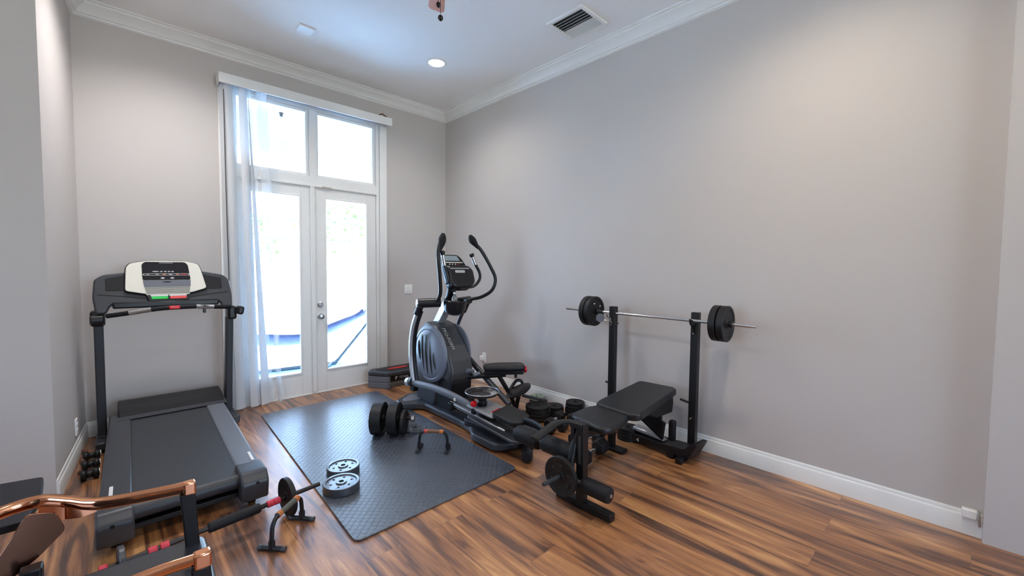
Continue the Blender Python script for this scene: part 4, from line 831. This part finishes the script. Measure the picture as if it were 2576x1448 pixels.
bm = new(); cyl(bm, FB.at(.12, -.15, -.415), FB.at(.12, .2, -.415), .022, n=14); cyl(bm, FB.at(-.42, -.15, -.415), FB.at(-.42, .12, -.415), .022, n=14); obj('floor_bar', bm, m_black, ub)
bm = new(); tube(bm, [FB.at(.06, 0, -.22), FB.at(.13, .05, -.14), FB.at(.19, .06, -.15), FB.at(.20, .05, -.24)], .016, 10); obj('hook_handle', bm, m_plast, ub)
bm = new(); cyl(bm, FB.at(.12, -.02, -.04), FB.at(.12, -.02, -.085), .014, n=12); obj('stop_peg', bm, m_plast, ub)
bm = new(); cyl(bm, FB.at(-.36, -.09, .02), FB.at(-.30, -.04, .0), .02, n=10); cyl(bm, FB.at(-.30, -.08, -.03), FB.at(-.24, -.05, -.02), .018, n=10); obj('adjuster', bm, m_gray2, ub)
# tilted oval disc
td = thing('tilted_disc', 'round black disc tilted on its side behind the elliptical trainer pedal', 'balance board', (-.52, -2.1, 0))
cc = V((-.56, -2.06, .25)); ax_ = V((-.36, .22, .9)).normalized()
bm = new(); lathe(bm, cc-ax_*.02, ax_, [(0, .06), (.008, .11), (.02, .13), (.032, .132), (.036, .12), (.04, .03)], 40); obj('disc', bm, m_plast, td)
bm = new(); tube(bm, [cc-ax_*.02, cc+V((.0, .02, -.12)), cc+V((.0, .04, -.225))], .02, 12); obj('stem', bm, m_black, td)
bm = new(); box(bm, (-.56, -2.02, .02), (.20, .05, .035), Matrix.Rotation(-.6, 3, 'Z')); obj('base_bar', bm, m_black, td, .005)
bm = new(); box(bm, (-.42, -2.14, .17), (.26, .04, .025), Matrix.Rotation(-.6, 3, 'Z') @ Matrix.Rotation(.25, 3, 'Y')); obj('handle_bar', bm, m_gray, td, .004)

# ------------------------------------------------------------------ plate stacks on the floor by the right wall
ORD = ['topmost', 'second from the top', 'third from the top', 'fourth from the top', 'lowest']
def stack(x, y, n, r, w, where, m=m_rub):
    for k in range(n):
        z = w*(k+.5)+.0006*k; lab = 'black plate, %s of the stack %s' % (ORD[n-1-k] if k else 'lowest', where)
        plate('weight_plate', lab, (x+random.uniform(-.004, .004), y+random.uniform(-.004, .004), z), (0, 0, 1), r, w, m, 'plate stacks near the right wall', marks=(k == n-1))
stack(-.47, -2.235, 4, .118, .034, 'beside the elliptical trainer pedal')
stack(-.255, -2.26, 3, .09, .03, 'right beside the widest stack')
stack(-.115, -2.40, 4, .092, .033, 'closest to the right baseboard')
stack(-.135, -2.62, 2, .10, .04, 'behind the left rack post')
stack(-.24, -3.07, 4, .085, .026, 'under the long bench pad')
plate('weight_plate', 'small pale green plate lying by the right baseboard', (-.105, -1.88, .055), (-.1, 0, 1), .085, .022, m_palegreen, marks=True)
plate('weight_plate', 'black plate lying under the small pale green plate', (-.10, -1.88, .020), (0, 0, 1), .085, .036, m_rub, marks=False)
# hex dumbbells
for lab, c, d, L, r in (
    ('hex dumbbell with chrome grip beside the widest plate stack', (-.47, -2.45, .052), (.62, .16, 0), .30, .052),
    ('hex dumbbell with chrome grip just behind the bench seat', (-.43, -2.565, .052), (.6, .15, 0), .30, .052),
    ('hex dumbbell in the row between foam roller and plate stacks', (-.735, -2.585, .045), (.6, .2, 0), .24, .045),
    ('large hex dumbbell with chrome grip right of the leg developer post', (-.80, -3.10, .062), (.85, .1, 0), .38, .062),
    ('hex dumbbell under the bench seat in front of its middle leg', (-.60, -2.90, .055), (.8, -.35, 0), .30, .055)):
    dumb(lab, c, d, L, r, L*.3)
dumb('single hex dumbbell with chrome handle on the floor in front of the elliptical trainer base', (-1.12, -2.73, .05), (.75, .65, .0), .26, .05, .085)

# ------------------------------------------------------------------ low black machine under the rack by the wall
lm = thing('rowing_base', 'low black plastic exercise base with an upturned end under the right rack post', 'exercise machine', (-.3, -3.35, 0))
F3 = Fr((-.20, -3.14, 0), (-.10, -.99, 0), (.99, -.10, 0))
bm = new(); prism(bm, Fr(F3.o, F3.u, (0, 0, 1)), roundpoly([(0, .0), (-.03, .10), (.04, .075), (.30, .085), (.46, .10), (.53, .165), (.57, .165), (.50, .03), (.46, .0), (.42, .035), (.05, .03), (.03, .0)], .012, 3), -.07, .09); obj('base_shell', bm, m_plast, lm, .008)
bm = new(); prism(bm, Fr(F3.at(0, 0, .0), F3.u, (0, 0, 1)), [(-.02, .095), (-.01, .13), (.16, .125), (.28, .09)], -.02, .06); obj('top_shell', bm, m_silver, lm, .01)
bm = new(); prism(bm, Fr(F3.at(.20, -.0, .06), F3.u, F3.v), ell(0, 0, .04, .018, 20), .045, .072); obj('oval_slot', bm, m_plast, lm)
bm = new(); box(bm, F3.at(.33, -.02, .19), (.05, .05, .16), None); obj('upright_block', bm, m_foam, lm, .015, 3)
bm = new(); prism(bm, Fr(F3.at(0, -.06, 0), F3.u, (0, 0, 1)), [(.04, .24), (.28, .11), (.30, .25), (.20, .28)], 0, .03); obj('side_panel', bm, m_plast, lm, .004)
bm = new(); cyl(bm, F3.at(.36, -.1, .03), F3.at(.36, .06, .03), .03, n=18); obj('wheel', bm, m_rub, lm)
text('lettering', '4', Fr(F3.at(.07, -.10, .045), F3.u, (0, 0, 1)), .05, m_ink, lm)

# ------------------------------------------------------------------ chair with rose gold arms in the near left corner
ch = thing('armchair', 'chair with rose gold metal arms and dark vinyl seat in the near left corner', 'chair', (-3.45, -3.2, 0))
AZ = .655
def strap_tube(name, pts, w, h, m, par, k=6):
    bm = new(); tube(bm, pts, w, 4 if False else 16, k, rv=h, up=(0, 0, 1)); return obj(name, bm, m, par)
# far arm
strap_tube('arm', [(-3.22, -3.075, AZ), (-3.33, -3.05, AZ), (-3.43, -3.01, AZ-.004), (-3.48, -2.97, AZ-.006), (-3.53, -2.92, AZ), (-3.60, -2.865, AZ+.004), (-3.69, -2.88, AZ), (-3.80, -2.96, AZ-.01), (-3.88, -3.06, AZ-.04)], .014, .021, m_copper, ch)
bm = new(); box(bm, (-3.222, -3.077, AZ-.002), (.036, .034, .046)); obj('arm_end', bm, m_copper, ch, .006, 3)
# near arm
strap_tube('arm', [(-3.245, -3.555, AZ), (-3.34, -3.545, AZ), (-3.45, -3.55, AZ-.004), (-3.55, -3.60, AZ), (-3.70, -3.66, AZ), (-3.85, -3.6, AZ-.02), (-3.90, -3.45, AZ-.06)], .012, .017, m_copper, ch)
bm = new(); box(bm, (-3.245, -3.557, AZ-.002), (.04, .034, .042)); obj('arm_end', bm, m_copper, ch, .006, 3)
# front uprights
bm = new(); prism(bm, Fr((0, -3.08, 0), (1, 0, 0), (0, 0, 1)), [(-3.25, AZ-.02), (-3.206, AZ-.02), (-3.195, .40), (-3.235, .40)], -.012, .012); obj('arm_support', bm, m_black, ch, .004)
bm = new(); prism(bm, Fr((0, -3.56, 0), (1, 0, 0), (0, 0, 1)), [(-3.27, AZ-.02), (-3.228, AZ-.02), (-3.21, .40), (-3.27, .40)], -.012, .012); obj('arm_support', bm, m_black, ch, .004)
# seat
bm = new(); prism(bm, XY, roundpoly([(-3.175, -3.03), (-3.185, -3.58), (-3.72, -3.60), (-3.72, -3.02)], .03, 4), .385, .445); obj('seat', bm, m_seat, ch, .02, 4)
# backrest: dark panel leaning to the left, and copper blades behind the far arm
FBk = Fr((-3.78, -3.3, .42), (0, -1, 0), (-.10, 0, 1))
bm = new(); prism(bm, FBk, roundpoly([(-.27, .0), (-.25, .42), (.25, .42), (.27, .0)], .05, 4), -.02, .03); obj('backrest', bm, m_seat, ch, .015, 3)
bm = new(); prism(bm, Fr((-3.60, -2.93, 0), (.95, .25, 0), (0, .0, 1)), roundpoly([(-.02, .655), (.045, .63), (.065, .56), (.0, .50), (-.13, .42), (-.16, .42), (-.06, .58)], .015, 3), -.004, .004); obj('side_blade', bm, m_bronze2, ch, .002)
bm = new(); AP = [(-3.46, -2.985), (-3.50, -2.95), (-3.55, -2.90), (-3.60, -2.872)]; rows = [[bm.verts.new((x, y+o_, AZ-z_)) for o_, z_ in ((0, .0), (0, dz), (.004, dz), (.004, .0))] for (x, y), dz in zip(AP, (.035, .055, .065, .05))]
for a, b in zip(rows, rows[1:]):
    for j in range(4): bm.faces.new((a[j], a[(j+1) % 4], b[(j+1) % 4], b[j]))
obj('arm_web', bm, m_copper, ch)
bm = new(); box(bm, (-3.52, -3.3, .20), (.06, .06, .37)); obj('pedestal', bm, m_black, ch, .01)
bm = new(); lathe(bm, (-3.52, -3.3, 0), (0, 0, 1), [(0, .22), (.012, .22), (.02, .18), (.035, .05)], 36); obj('base_disc', bm, m_black, ch)
# black table behind the chair on the left edge
bm = new(); box(bm, (-3.61, -2.98, .25), (.05, .05, .5)); obj('rear_leg', bm, m_black, ch, .006)
tb = thing('side_table', 'dark tray table with a thin silver edge at the far left behind the chair', 'table', (-3.9, -2.5, 0))
bm = new(); prism(bm, XY, roundpoly([(-3.627, -2.40), (-3.615, -2.62), (-3.64, -2.80), (-4.25, -2.80), (-4.25, -2.32), (-3.78, -2.365)], .02, 4), .552, .58); obj('table_top', bm, m_tabletop, tb, .004)
bm = new(); box(bm, (-3.95, -2.6, .276), (.05, .05, .552)); obj('table_leg', bm, m_black, tb, .005)
bm = new(); lathe(bm, (-3.95, -2.6, 0), (0, 0, 1), [(0, .2), (.015, .2), (.025, .05)], 32); obj('table_base', bm, m_black, tb)
